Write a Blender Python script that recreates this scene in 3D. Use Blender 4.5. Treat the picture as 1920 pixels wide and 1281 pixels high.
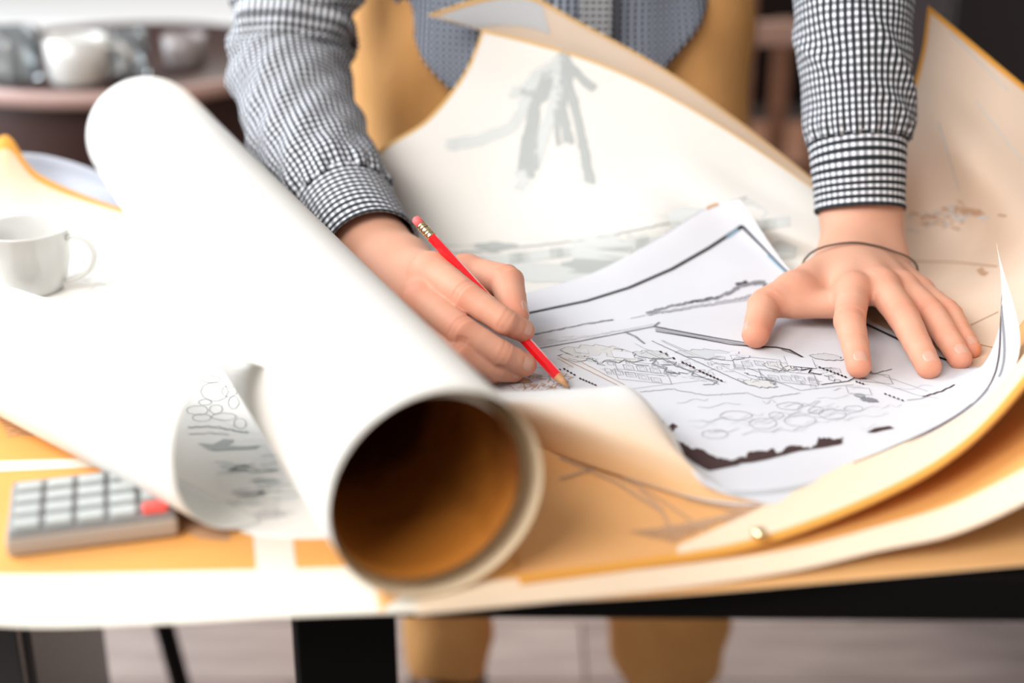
import bpy, bmesh, math, random
import numpy as np
from mathutils import Vector, Matrix
random.seed(7)
for o in list(bpy.data.objects): bpy.data.objects.remove(o)
SC = bpy.context.scene
COL = SC.collection
PI = math.pi
# ------------------------------------------------------------------ camera
PITCH = math.radians(22.5); CAMZ = 1.16; TZ = 0.75; HC = CAMZ - TZ; F = 2666.67
cam = bpy.data.cameras.new('camera'); camo = bpy.data.objects.new('camera', cam); COL.objects.link(camo)
camo.location = (0, 0, CAMZ); camo.rotation_euler = (PI/2 - PITCH, 0, 0)
cam.sensor_width = 36; cam.lens = 50; cam.clip_start = .05; cam.clip_end = 60
cam.dof.use_dof = True; cam.dof.focus_distance = 1.022; cam.dof.aperture_fstop = 2.25
SC.camera = camo
# ------------------------------------------------------------------ light
w = bpy.data.worlds.new('World'); SC.world = w; w.use_nodes = True
bg = w.node_tree.nodes['Background']; bg.inputs[0].default_value = (1, .96, .92, 1); bg.inputs[1].default_value = .26
def area(name, loc, target, sx, sy, energy, col):
    l = bpy.data.lights.new(name, 'AREA'); l.shape = 'RECTANGLE'; l.size = sx; l.size_y = sy
    l.energy = energy; l.color = col
    o = bpy.data.objects.new(name, l); COL.objects.link(o); o.location = loc
    o.rotation_euler = (Vector(target) - Vector(loc)).to_track_quat('-Z', 'Y').to_euler()
    return o
area('window_daylight_left', (-2.6, 1.7, 1.9), (0, 1.0, .75), 2.4, 2.7, 125, (.86, .93, 1))
area('window_daylight_back', (.6, 3.6, 3.0), (.2, 1.0, .75), 2.4, 1.4, 50, (1, .93, .85))
area('window_daylight_front', (-1.5, -.9, 3.0), (.1, 1.1, .75), 2.0, 1.6, 88, (1, .97, .93))
vs = SC.view_settings; vs.view_transform = 'Standard'; vs.look = 'None'; vs.gamma = 1; vs.use_curve_mapping = False
vs.exposure = .49
SC.cycles.max_bounces = 8
# ------------------------------------------------------------------ helpers
SP, CP = math.sin(PITCH), math.cos(PITCH)
def PH(px, py, h):            # table-relative height h
    a, b = (px-960)/F, (py-640.5)/F
    z = (HC - h)/(SP + b*CP)
    return np.array([a*z, z*(CP - b*SP), TZ + h])
def PY(px, py, Y):
    a, b = (px-960)/F, (py-640.5)/F
    z = Y/(CP - b*SP)
    return np.array([a*z, Y, CAMZ - z*(SP + b*CP)])
def PD(px, py, z):
    a, b = (px-960)/F, (py-640.5)/F
    return np.array([a*z, z*(CP - b*SP), CAMZ - z*(SP + b*CP)])
def proj(P):
    P = np.asarray(P); d = CAMZ - P[..., 2]; Y = P[..., 1]
    z = Y*CP + d*SP
    return 960 + F*P[..., 0]/z, 640.5 + F*(d*CP - Y*SP)/z
def pt(t):                    # (px,py,h) or ('Y',px,py,Y)
    if t[0] == 'Y': return PY(*t[1:])
    if t[0] == 'W': return np.array(t[1:], float)
    return PH(*t)

def tag(o, label=None, cat=None, group=None, kind=None):
    if label: o['label'] = label
    if cat: o['category'] = cat
    if group: o['group'] = group
    if kind: o['kind'] = kind
    return o
def empty(name, loc=(0, 0, 0)):
    o = bpy.data.objects.new(name, None); COL.objects.link(o); o.location = loc
    o.empty_display_size = .05
    return o
def setparent(o, p):
    if p is not None:
        o.parent = p
        o.matrix_parent_inverse = Matrix.Translation(-Vector(p.location)) if p.type == 'EMPTY' else Matrix.Identity(4)
def link(name, me, m=None, parent=None, smooth=True):
    if m is not None:
        for x in (m if isinstance(m, (list, tuple)) else [m]): me.materials.append(x)
    if smooth and len(me.polygons): me.polygons.foreach_set('use_smooth', [True]*len(me.polygons))
    o = bpy.data.objects.new(name, me); COL.objects.link(o); setparent(o, parent)
    return o
def mesh_from(name, verts, faces, m=None, parent=None, smooth=True, uvs=None):
    me = bpy.data.meshes.new(name)
    me.from_pydata([tuple(map(float, v)) for v in verts], [], [tuple(map(int, f)) for f in faces])
    if uvs is not None:
        uvs = np.asarray(uvs, dtype=np.float32)
        lay = me.uv_layers.new(name='UVMap')
        idx = np.zeros(len(me.loops), dtype=np.int32); me.loops.foreach_get('vertex_index', idx)
        lay.data.foreach_set('uv', uvs[idx].ravel())
    me.update()
    return link(name, me, m, parent, smooth)
def bm_obj(name, bm, m, parent=None, smooth=False):
    me = bpy.data.meshes.new(name); bmesh.ops.recalc_face_normals(bm, faces=bm.faces); bm.to_mesh(me); bm.free()
    return link(name, me, m, parent, smooth)
def box(bm, c, s, rz=0, bevel=0):
    r = bmesh.ops.create_cube(bm, size=1)
    M = Matrix.Translation(c) @ Matrix.Rotation(rz, 4, 'Z') @ Matrix.Diagonal((s[0], s[1], s[2], 1))
    bmesh.ops.transform(bm, matrix=M, verts=r['verts'])
    if bevel:
        ed = list({e for v in r['verts'] for e in v.link_edges})
        bmesh.ops.bevel(bm, geom=ed, offset=bevel, segments=2, affect='EDGES', profile=.6)
def cyl(bm, a, b, r1, r2=None, n=20, caps=True):
    a = Vector(a); b = Vector(b); r2 = r1 if r2 is None else r2
    d = b - a
    M = Matrix.Translation((a+b)/2) @ d.to_track_quat('Z', 'Y').to_matrix().to_4x4()
    bmesh.ops.create_cone(bm, cap_ends=caps, segments=n, radius1=r1, radius2=r2, depth=d.length, matrix=M)
def lathe(name, prof, m, parent=None, n=64, loc=(0, 0, 0)):
    V, Fc = [], []
    k = len(prof)
    for i in range(n):
        a = 2*PI*i/n
        for r, z in prof: V.append((loc[0]+r*math.cos(a), loc[1]+r*math.sin(a), loc[2]+z))
    for i in range(n):
        j = (i+1) % n
        for q in range(k-1): Fc.append((i*k+q, j*k+q, j*k+q+1, i*k+q+1))
    return mesh_from(name, V, Fc, m, parent)
# ------------------------------------------------------------------ materials
def mat(name, col, rough=.6, metal=0, spec=None, noise=None, bump=None, sss=0, coat=0):
    m = bpy.data.materials.new(name); m.use_nodes = True
    nt = m.node_tree; N = nt.nodes; L = nt.links
    p = N['Principled BSDF']
    p.inputs['Roughness'].default_value = rough; p.inputs['Metallic'].default_value = metal
    if spec is not None: p.inputs['Specular IOR Level'].default_value = spec
    if coat: p.inputs['Coat Weight'].default_value = coat
    if sss:
        p.inputs['Subsurface Weight'].default_value = sss
        p.inputs['Subsurface Radius'].default_value = (.012, .004, .002); p.inputs['Subsurface Scale'].default_value = 1
    p.inputs['Base Color'].default_value = (*col, 1)
    if noise:
        sc, c2, det, lo, hi = noise[:5]
        t = N.new('ShaderNodeTexCoord'); mp = N.new('ShaderNodeMapping'); n = N.new('ShaderNodeTexNoise')
        mp.inputs['Scale'].default_value = noise[5] if len(noise) > 5 else (1, 1, 1)
        n.inputs['Scale'].default_value = sc; n.inputs['Detail'].default_value = det
        r = N.new('ShaderNodeValToRGB'); r.color_ramp.elements[0].position = lo; r.color_ramp.elements[1].position = hi
        r.color_ramp.elements[0].color = (*col, 1); r.color_ramp.elements[1].color = (*c2, 1)
        L.new(t.outputs['Object'], mp.inputs[0]); L.new(mp.outputs[0], n.inputs['Vector'])
        L.new(n.outputs['Fac'], r.inputs[0]); L.new(r.outputs[0], p.inputs['Base Color'])
    if bump:
        t = N.new('ShaderNodeTexCoord'); n = N.new('ShaderNodeTexNoise'); n.inputs['Scale'].default_value = bump[0]
        n.inputs['Detail'].default_value = 4
        b = N.new('ShaderNodeBump'); b.inputs['Strength'].default_value = bump[1]; b.inputs['Distance'].default_value = bump[2]
        L.new(t.outputs['Object'], n.inputs['Vector']); L.new(n.outputs['Fac'], b.inputs['Height']); L.new(b.outputs[0], p.inputs['Normal'])
    return m
def paper(name, col, col2=None, trans=.2, sc=14, lo=.35, hi=.7):
    m = mat(name, col, rough=.75, spec=.15, noise=(sc, col2, 5, lo, hi) if col2 else None, bump=(160, .08, .0006))
    nt = m.node_tree; N = nt.nodes; L = nt.links
    p = N['Principled BSDF']; out = N['Material Output']
    tr = N.new('ShaderNodeBsdfTranslucent'); mx = N.new('ShaderNodeMixShader'); mx.inputs[0].default_value = trans
    if p.inputs['Base Color'].is_linked: L.new(p.inputs['Base Color'].links[0].from_socket, tr.inputs[0])
    else: tr.inputs[0].default_value = (*col, 1)
    L.new(p.outputs[0], mx.inputs[1]); L.new(tr.outputs[0], mx.inputs[2]); L.new(mx.outputs[0], out.inputs[0])
    return m
M = {}
M['white'] = paper('white_paper', (.88, .86, .82), trans=.12)
M['plan'] = paper('plan_paper', (.69, .695, .735), (.66, .665, .705), trans=.12)
M['cream'] = paper('cream_paper', (.95, .95, .93), (.93, .93, .90), trans=.3)
M['cream_back'] = paper('cream_back', (.88, .71, .50), trans=.3)
M['apricot'] = paper('apricot_paper', (.88, .51, .22), (.82, .44, .17), trans=.25, sc=7)
M['tan'] = paper('tan_paper', (.88, .76, .64), (.86, .69, .54), trans=.3, sc=6)
M['backlit_paint'] = paper('painted_backlit_paper', (.88, .86, .82), trans=.12)  # white sheet whose lifted corner gets its backlit orange painted in
M['kraft'] = paper('kraft_paper', (.86, .45, .15), (.80, .39, .11), trans=.15, sc=9)
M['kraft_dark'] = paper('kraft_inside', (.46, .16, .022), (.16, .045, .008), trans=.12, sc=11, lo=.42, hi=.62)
M['rim'] = paper('orange_paper_edge', (.88, .60, .28), trans=.4)  # orange band along the sheet borders
def ink(name, col): return mat(name, col, rough=.8, spec=.1)
M['ink'] = ink('black_ink', (.02, .02, .022)); M['ink2'] = ink('grey_ink', (.22, .22, .24))
M['ink3'] = ink('light_grey_ink', (.34, .34, .37)); M['inkb'] = ink('brown_ink', (.06, .035, .035))
M['inkp'] = ink('pale_ink', (.52, .53, .55)); M['inkc'] = ink('cream_print', (.78, .62, .46)); M['rimd'] = paper('kraft_edge', (.85, .42, .08), trans=.25); M['wash'] = ink('grey_wash', (.44, .46, .45)); M['wash2'] = ink('pale_wash', (.62, .64, .63))
M['inkk'] = ink('sepia_ink', (.50, .31, .19))
M['inkw'] = ink('white_print', (.74, .70, .62)); M['inkblue'] = ink('blue_grey_ink', (.25, .38, .48))
M['shade'] = ink('hatch_grey', (.58, .57, .57))
M['black'] = mat('black_metal', (.003, .0025, .0025), rough=.65, spec=.12)
M['skin'] = mat('skin', (.72, .40, .28), rough=.55, spec=.22, sss=.25, bump=(420, .25, .0006))
nt = M['skin'].node_tree; vc = nt.nodes.new('ShaderNodeVertexColor'); vc.layer_name = 'flush'
nt.links.new(vc.outputs[0], nt.nodes['Principled BSDF'].inputs['Base Color'])
M['nail'] = mat('fingernail', (.60, .33, .245), rough=.3, spec=.5)
def gingham(name, black_u, black_v, p=.0060, wh=(.78, .79, .84)):
    m = mat(name, (.8, .8, .8), rough=.85, spec=.1, bump=(700, .2, .0005))
    nt = m.node_tree; N = nt.nodes; L = nt.links; b = N['Principled BSDF']
    t = N.new('ShaderNodeTexCoord'); s = N.new('ShaderNodeSeparateXYZ'); L.new(t.outputs['UV'], s.inputs[0])
    def stripe(sock, wd, lo):
        a = N.new('ShaderNodeMath'); a.operation = 'MULTIPLY'; a.inputs[1].default_value = 2*PI/p; L.new(sock, a.inputs[0])
        c = N.new('ShaderNodeMath'); c.operation = 'SINE'; L.new(a.outputs[0], c.inputs[0])
        r = N.new('ShaderNodeMapRange'); r.inputs['From Min'].default_value = wd-.22; r.inputs['From Max'].default_value = wd+.22
        r.inputs['To Min'].default_value = 1; r.inputs['To Max'].default_value = lo; L.new(c.outputs[0], r.inputs[0])
        return r.outputs[0]
    q = N.new('ShaderNodeMath'); q.operation = 'MULTIPLY'
    L.new(stripe(s.outputs[0], -.06, black_u), q.inputs[0]); L.new(stripe(s.outputs[1], -.06, black_v), q.inputs[1])
    mx = N.new('ShaderNodeMix'); mx.data_type = 'RGBA'
    mx.inputs[6].default_value = (.012, .015, .018, 1); mx.inputs[7].default_value = (*wh, 1)
    L.new(q.outputs[0], mx.inputs[0]); L.new(mx.outputs[2], b.inputs['Base Color'])
    return m
M['sleeve'] = gingham('gingham_sleeve', .05, .30); M['cuff'] = gingham('gingham_cuff', .40, .03)
M['trousers'] = mat('ochre_twill', (.80, .42, .16), rough=.85, spec=.1, noise=(9, (.70, .35, .12), 4, .3, .7), bump=(60, .3, .002))
# ------------------------------------------------------------------ sheets
def _cr(n, t):
    t = np.clip(np.asarray(t, float), 0, 1)*(n-1)
    i = np.minimum(t.astype(int), n-2); f = t - i
    return i, f
def _w(f):
    return (-.5*f+f*f-.5*f**3, 1-2.5*f*f+1.5*f**3, .5*f+2*f*f-1.5*f**3, -.5*f*f+.5*f**3)
class Surf:
    def __init__(s, rows):
        G = np.array([[pt(t) for t in r] for r in rows]); s.G = G
        G = np.concatenate([2*G[:1]-G[1:2], G, 2*G[-1:]-G[-2:-1]], 0)
        G = np.concatenate([2*G[:, :1]-G[:, 1:2], G, 2*G[:, -1:]-G[:, -2:-1]], 1)
        s.E = G; s.nv, s.nu = s.G.shape[:2]
    def __call__(s, u, v):
        u, v = np.broadcast_arrays(np.asarray(u, float), np.asarray(v, float))
        iu, fu = _cr(s.nu, u); iv, fv = _cr(s.nv, v); wu, wv = _w(fu), _w(fv)
        P = 0
        for a in range(4):
            for b in range(4):
                P = P + (wv[a]*wu[b])[..., None]*s.E[iv+a, iu+b]
        return P
    def normal(s, u, v):
        e = 1e-3; u = np.clip(u, e, 1-e); v = np.clip(v, e, 1-e)
        du = s(u+e, v)-s(u-e, v); dv = s(u, v+e)-s(u, v-e)
        n = np.cross(dv, du); n = n/(np.linalg.norm(n, axis=-1, keepdims=True)+1e-12)
        return n
    def inv(s, px, py):
        px = np.atleast_1d(np.asarray(px, float)); py = np.atleast_1d(np.asarray(py, float))
        if not hasattr(s, 'S'):
            g = np.linspace(0, 1, 90); U, V = np.meshgrid(g, g); s.S = (U.ravel(), V.ravel(), *proj(s(U.ravel(), V.ravel())))
        U, V, X, Y = s.S
        k = np.argmin((X[None]-px[:, None])**2+(Y[None]-py[:, None])**2, 1); u = U[k].copy(); v = V[k].copy()
        for _ in range(5):
            e = 2e-3; x0, y0 = proj(s(u, v))
            ua = np.where(u > .5, -e, e); va = np.where(v > .5, -e, e)
            x1, y1 = proj(s(u+ua, v)); x2, y2 = proj(s(u, v+va))
            a, c, b, d = (x1-x0)/ua, (y1-y0)/ua, (x2-x0)/va, (y2-y0)/va
            D = a*d-b*c; D = np.where(abs(D) < 1e-6, 1e-6, D)
            ex, ey = px-x0, py-y0
            u = np.clip(u+np.clip((d*ex-b*ey)/D, -.03, .03), 0, 1); v = np.clip(v+np.clip((-c*ex+a*ey)/D, -.03, .03), 0, 1)
        return u, v
def sheet(name, S, top, back, parent=None, nu=90, nv=70, th=.0003, wav=0):
    gu, gv = np.meshgrid(np.linspace(0, 1, nu), np.linspace(0, 1, nv))
    P = S(gu, gv).reshape(-1, 3)
    Fc = [(j*nu+i, (j+1)*nu+i, (j+1)*nu+i+1, j*nu+i+1) for j in range(nv-1) for i in range(nu-1)]
    o = mesh_from(name, P, Fc, [top, back], parent, uvs=np.stack([gu.ravel(), gv.ravel()], 1))
    md = o.modifiers.new('thickness', 'SOLIDIFY'); md.thickness = th; md.offset = -1; md.material_offset = 1; md.material_offset_rim = 1
    # normals must point to the printed side
    return o
class Ink:
    "printed line work lying on a sheet"
    def __init__(s, S, off=.00035): s.S = S; s.V = []; s.F = []; s.mi = []; s.mats = []; s.off = off; s.n = 0
    def m(s, k):
        if k not in s.mats: s.mats.append(k)
        return s.mats.index(k)
    def line(s, pts, w=.0006, k='ink', step=5, jit=0, uv=False, closed=False):
        pts = [tuple(p) for p in pts]
        if closed: pts = pts+[pts[0]]
        q = []
        for a, b in zip(pts, pts[1:]):
            L = math.hypot(b[0]-a[0], b[1]-a[1]); n = max(1, int(L/step))
            for i in range(n): q.append((a[0]+(b[0]-a[0])*i/n+random.uniform(-jit, jit), a[1]+(b[1]-a[1])*i/n+random.uniform(-jit, jit)))
        q.append(pts[-1]); q = np.array(q)
        if uv: u, v = q[:, 0], q[:, 1]
        else: u, v = s.S.inv(q[:, 0], q[:, 1])
        P = s.S(u, v); n = s.S.normal(u, v); P = P+n*s.off
        T = np.gradient(P, axis=0); T = T/(np.linalg.norm(T, axis=1, keepdims=True)+1e-12)
        B = np.cross(T, n)*w/2
        k0 = s.n
        s.V += list(P-B)+list(P+B); m_ = len(P)
        for i in range(m_-1): s.F.append((k0+i, k0+m_+i, k0+m_+i+1, k0+i+1)); s.mi.append(s.m(k))
        s.n += 2*m_
    def quad(s, c, k='ink', nx=1, ny=1, lift=0, uv=False):   # c: 4 pixel corners
        a, b = np.meshgrid(np.linspace(0, 1, nx+1), np.linspace(0, 1, ny+1)); c = np.array(c, float)
        Q = ((1-a)*(1-b))[..., None]*c[0]+(a*(1-b))[..., None]*c[1]+(a*b)[..., None]*c[2]+((1-a)*b)[..., None]*c[3]
        x, y = Q[..., 0].ravel(), Q[..., 1].ravel()
        u, v = (x, y) if uv else s.S.inv(x, y)
        P = s.S(u, v)+s.S.normal(u, v)*(s.off+lift)
        k0 = s.n; s.V += list(P); w_ = nx+1
        for j in range(ny):
            for i in range(nx): s.F.append((k0+j*w_+i, k0+(j+1)*w_+i, k0+(j+1)*w_+i+1, k0+j*w_+i+1)); s.mi.append(s.m(k))
        s.n += len(P)
    def poly(s, pts, k='shade', lift=0):
        from mathutils.geometry import tessellate_polygon
        pts = np.array(pts, float)
        u, v = s.S.inv(pts[:, 0], pts[:, 1]); P = s.S(u, v)+s.S.normal(u, v)*(s.off+lift)
        tr = tessellate_polygon([[Vector((p[0], p[1], 0)) for p in pts]])
        for t in tr: s.F.append(tuple(s.n+i for i in t)); s.mi.append(s.m(k))
        s.V += list(P); s.n += len(P)
    def build(s, name, parent, label=None):
        o = mesh_from(name, s.V, s.F, [M[k] for k in s.mats], parent, smooth=False)
        o.data.polygons.foreach_set('material_index', s.mi)
        if label: o['label'] = label
        o['kind'] = 'stuff'
        return o

def _painted_shade(key='backlit_paint', ku=.35, c0=(.86, .52, .24), c1=(.90, .88, .85), p0=.10, p1=.44):  # UV colour ramp that paints light and shade into a sheet
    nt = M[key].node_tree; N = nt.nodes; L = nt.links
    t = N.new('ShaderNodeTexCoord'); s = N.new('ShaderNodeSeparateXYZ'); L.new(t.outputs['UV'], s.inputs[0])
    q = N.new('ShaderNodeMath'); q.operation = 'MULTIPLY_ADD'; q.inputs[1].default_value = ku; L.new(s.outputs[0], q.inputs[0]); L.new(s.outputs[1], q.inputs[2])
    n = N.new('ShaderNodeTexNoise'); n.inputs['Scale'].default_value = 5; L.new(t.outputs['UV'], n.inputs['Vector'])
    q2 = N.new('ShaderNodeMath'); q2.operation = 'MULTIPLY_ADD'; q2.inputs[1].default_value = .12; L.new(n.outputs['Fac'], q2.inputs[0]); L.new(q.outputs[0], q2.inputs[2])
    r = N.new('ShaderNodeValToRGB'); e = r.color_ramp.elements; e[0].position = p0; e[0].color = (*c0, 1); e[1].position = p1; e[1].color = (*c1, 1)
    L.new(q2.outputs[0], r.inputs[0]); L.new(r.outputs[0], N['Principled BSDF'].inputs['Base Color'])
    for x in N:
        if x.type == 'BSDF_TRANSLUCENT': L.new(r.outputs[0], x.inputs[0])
_painted_shade()
M['flap'] = paper('painted_shade_plan_back', (.88, .8, .7), trans=.2); _painted_shade('flap', 0, (.86, .56, .30), (.88, .86, .84), .18, .78)  # tan foot to white ridge: the curl's shade and highlight painted in
# ================================================================== setting
M['wall'] = mat('wall_paint', (.015, .009, .008), rough=.9, spec=.1)
M['walll'] = mat('side_wall_plaster', (.62, .58, .54), rough=.9)
M['plank'] = mat('floor_plank', (.42, .33, .30), rough=.55, noise=(5, (.28, .21, .19), 6, .35, .7, (1, 7, 1)))
M['plankb'] = mat('floor_plank_pale', (.50, .41, .37), rough=.55, noise=(5, (.36, .28, .26), 6, .35, .7, (1, 7, 1)))
M['floor'] = mat('subfloor', (.10, .08, .07), rough=.9)
bm = bmesh.new(); box(bm, (.2, 2.3, -.03), (6.4, 5.4, .04)); fl = bm_obj('floor', bm, M['floor']); tag(fl, kind='structure')
bm = bmesh.new(); box(bm, (0, 0, 0), (1.197, .1375, .012), bevel=.002); me0 = None
k = 0
for r in range(30):
    for c in range(5):
        x = -2.2+c*1.2+(r % 3)*.4-.3; y = .55+r*.14
        if me0 is None:
            p = bm_obj('plank', bm, M['plank'], fl); me0 = p.data; me1 = me0.copy(); me1.materials.clear(); me1.materials.append(M['plankb'])
        else:
            p = bpy.data.objects.new('plank', me0 if (r*7+c*3) % 5 < 3 else me1); COL.objects.link(p); p.parent = fl
        p.location = (x, y, -.0055); k += 1
bm = bmesh.new(); box(bm, (.2, 5.05, 1.4), (6.4, .1, 2.82)); tag(bm_obj('wall_back', bm, M['wall']), kind='structure')

# ================================================================== drafting table
table = tag(empty('drafting_table', (.1, 1.0, 0)), 'black metal-framed work table hidden under large paper sheets', 'table')
rz = -.012
bm = bmesh.new(); box(bm, (.12, .996, TZ-.0145), (2.1, .672, .028), rz=rz, bevel=.002); bm_obj('tabletop', bm, M['black'], table)
for x, y in ((-.102, .725), (1.08, .70), (-.85, .72), (-.85, 1.28), (1.08, 1.27)):
    bm = bmesh.new(); box(bm, (x, y, .361), (.058, .058, .722), rz=.22 if x == -.102 else 0, bevel=.002); bm_obj('leg', bm, M['black'], table)
bm = bmesh.new(); box(bm, (.12, 1.28, TZ-.05), (1.9, .03, .04)); bm_obj('rail', bm, M['black'], table)

# ================================================================== sheets
def rimstrip(I, side, d=.03, k='rim', a=0, b=1):
    n = 60
    if side == 'v0': c = [(a, 0), (b, 0), (b, d), (a, d)]
    if side == 'v1': c = [(a, 1-d), (b, 1-d), (b, 1), (a, 1)]
    if side == 'u0': c = [(0, a), (d, a), (d, b), (0, b)]; I.quad(c, k, 3, n, uv=True); return
    if side == 'u1': c = [(1-d, a), (1, a), (1, b), (1-d, b)]; I.quad(c, k, 3, n, uv=True); return
    I.quad(c, k, n, 3, uv=True)

# S0 : big orange printed sheet, left front
S0 = Surf([[(-260, 640, .0004), (0, 640, .0004), (260, 640, .0004), (520, 640, .0004), (800, 640, .0004)],
           [(-260, 800, .0004), (0, 800, .0004), (260, 800, .0004), (520, 800, .0004), (800, 800, .0004)],
           [(-260, 960, .0004), (0, 960, .0004), (260, 960, .0004), (520, 960, .0004), (800, 960, .0004)],
           [(-260, 1072, .0004), (0, 1078, .0004), (260, 1074, .0004), (520, 1068, .0004), (800, 1060, .0004)],
           [(-260, 1135, -.004), (0, 1174, -.009), (260, 1172, -.006), (520, 1158, -.003), (800, 1148, -.001)]])
s0 = sheet('printed_sheet', S0, M['kraft'], M['cream'])
tag(s0, 'orange printed sheet with white border bands lying under the calculator', 'paper sheet')
I = Ink(S0)
I.quad([(-255, 1068), (795, 1058), (795, 1146), (-255, 1133)], 'inkw', 50, 8)
for x0 in range(-255, 780, 60):
    pass
I.F.clear(); I.mi.clear(); I.V.clear(); I.n = 0; I.mats.clear()
I.quad([(0, .75), (1, .75), (1, 1), (0, 1)], 'inkw', 60, 10, uv=True)
I.quad([(-200, 872), (230, 858), (330, 870), (-200, 894)], 'inkw', 20, 2)
I.quad([(474, 1000), (548, 1000), (556, 1075), (482, 1075)], 'inkw', 3, 4)
for i in range(9):
    I.line([(-10+i*3, 770+i*6), (30+i*4, 782+i*4), (75-i*2, 786+i*4)], .0022, 'inkk', jit=1.2)
for i in range(5):
    I.line([(335, 960+i*7), (380, 985+i*6), (430, 1000+i*3)], .003, 'inkk', jit=1)
I.build('printed_bands', s0, 'cream border bands and dark sketch strokes')

# S1 lowest right sheet
S1 = Surf([[(690, 1010, .0007), (1000, 1000, .0007), (1300, 985, .0007), (1600, 965, .001), (1900, 950, .003), (2150, 930, .006)],
           [(700, 1080, .0007), (1000, 1062, .0007), (1300, 1048, .0007), (1605, 1030, .001), (1915, 1008, .005), (2160, 985, .009)],
           [(712, 1149, -.0012), (1000, 1131, -.0008), (1300, 1113, -.0002), (1608, 1087, .001), (1920, 1060, .005), (2160, 1040, .009)]])
s1 = sheet('large_sheet', S1, M['apricot'], M['cream']); tag(s1, 'lowest tan sheet, edge just above the black table edge at right', 'paper sheet')
# S2
S2 = Surf([[(780, 900, .0012), (1150, 880, .0012), (1420, 850, .0012), (1640, 800, .0015), (1800, 740, .005), (1940, 680, .02), (2060, 600, .04)],
           [(780, 1000, .0012), (1180, 985, .0012), (1450, 950, .0015), (1645, 900, .003), (1795, 840, .010), (1930, 765, .028), (2065, 680, .055)],
           [(780, 1075, .0012), (1190, 1050, .0012), (1462, 1015, .002), (1645, 968, .006), (1790, 920, .015), (1925, 850, .035), (2070, 770, .065)],
           [(780, 1153, -.0006), (1200, 1112, .0005), (1472, 1074, .0035), (1645, 1034, .010), (1785, 1003, .019), (1922, 943, .036), (2080, 850, .062)]])
s2 = sheet('large_sheet', S2, M['kraft'], M['cream'], nu=120); tag(s2, 'kraft sheet with wide cream front margin, curling up at right, second from the bottom', 'paper sheet')
I = Ink(S2); rimstrip(I, 'v1', .23, 'inkc'); I.build('printed_margin', s2)
# S3
S3 = Surf([[(880, 800, .002), (1150, 780, .002), (1400, 760, .002), (1650, 725, .002), (1850, 665, .006), (1945, 560, .045), (1985, 440, .09)],
           [(915, 890, .002), (1180, 875, .002), (1430, 850, .002), (1670, 800, .003), (1855, 722, .012), (1955, 615, .052), (2010, 500, .1)],
           [(950, 985, .002), (1190, 970, .002), (1430, 935, .0025), (1655, 868, .006), (1822, 780, .022), (1930, 660, .060), (2010, 540, .1)],
           [(975, 1096, .0016), (1200, 1066, .002), (1420, 1026, .005), (1650, 938, .018), (1800, 850, .036), (1920, 728, .068), (2005, 590, .1)]])
s3 = sheet('large_sheet', S3, M['apricot'], M['kraft'], nu=130); tag(s3, 'tan sketched sheet with dark lines directly under the white plan, orange outer edge', 'paper sheet')
I = Ink(S3, .0007)
I.quad([(.22, .90), (.52, .45), (.52, .93), (.22, .955)], 'inkc', 30, 8, uv=True); I.quad([(.52, .45), (1, .0), (1, .86), (.52, .93)], 'inkc', 50, 12, uv=True)
I.quad([(0, .955), (.5, .935), (.5, 1), (0, 1)], 'rimd', 40, 2, uv=True); I.quad([(.5, .935), (1, .86), (1, 1), (.5, 1)], 'rimd', 60, 3, uv=True)
for a, b, wd in (((1050, 860), (1240, 960), .003), ((1080, 856), (1330, 1000), .002), ((1120, 880), (1290, 900), .0022), ((1160, 885), (1420, 960), .003), ((1200, 920), (1260, 1000), .0018), ((1050, 900), (1160, 870), .004)):
    I.line([a, ((a[0]+b[0])/2+8, (a[1]+b[1])/2-6), b], wd, 'inkk', jit=1)
I.poly([(1230, 905), (1420, 950), (1400, 965), (1290, 940)], 'inkk')
for i in range(10):
    I.line([(1180+i*9, 1000+i*2), (1290+i*11, 985-i*3), (1390+i*2, 975-i)], .0012, 'inkk', jit=2)
I.build('printed_drawing', s3)

# K4 : right back curled sheet
K4 = Surf([[('Y', 1740, 10, 1.26), ('Y', 1830, 85, 1.24), ('Y', 1922, 162, 1.21), ('Y', 2060, 275, 1.17)],
           [('Y', 1728, 100, 1.25), ('Y', 1822, 190, 1.215), ('Y', 1915, 260, 1.18), ('Y', 2060, 360, 1.13)],
           [('Y', 1700, 190, 1.235), ('Y', 1800, 290, 1.18), ('Y', 1900, 360, 1.14), ('Y', 2060, 450, 1.09)],
           [('Y', 1625, 330, 1.215), (1760, 430, .022), (1880, 480, .030), (2050, 560, .045)],
           [(1540, 480, .006), (1700, 560, .003), (1850, 610, .010), (2040, 680, .03)],
           [(1450, 640, .0016), (1620, 700, .0016), (1790, 720, .0028), (1990, 800, .010)]])
k4 = sheet('large_sheet', K4, M['tan'], M['kraft'], nv=100); tag(k4, 'tall tan sheet with orange edge curling up behind the flat left hand', 'paper sheet')
I = Ink(K4); rimstrip(I, 'v0', .022, 'rimd'); rimstrip(I, 'u0', .020, 'rimd', b=.7)
for i in range(60):
    x = random.gauss(1770, 34); y = 405+random.gauss(0, 9)-(x-1770)*.07; I.line([(x, y), (x+random.uniform(-22, 22), y+random.uniform(-5, 8))], .0016, 'inkk' if i % 3 else 'shade', jit=1)
I.line([(1800, 395), (1840, 400)], .006, 'inkk', jit=2)
I.line([(1700, 490), (1790, 492), (1870, 500)], .0015, 'inkk'); I.line([(1820, 610), (1872, 585)], .0012, 'inkk'); I.line([(1830, 645), (1862, 652)], .0012, 'inkk')
I.line([(1835, 505), (1850, 515)], .005, 'inkk', jit=2)
for a in ((1830, 190, 1915, 300), (1760, 230, 1800, 360), (1780, 60, 1890, 170)): I.line([a[:2], a[2:]], .0012, 'shade')
I.build('printed_drawing', k4)

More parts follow.
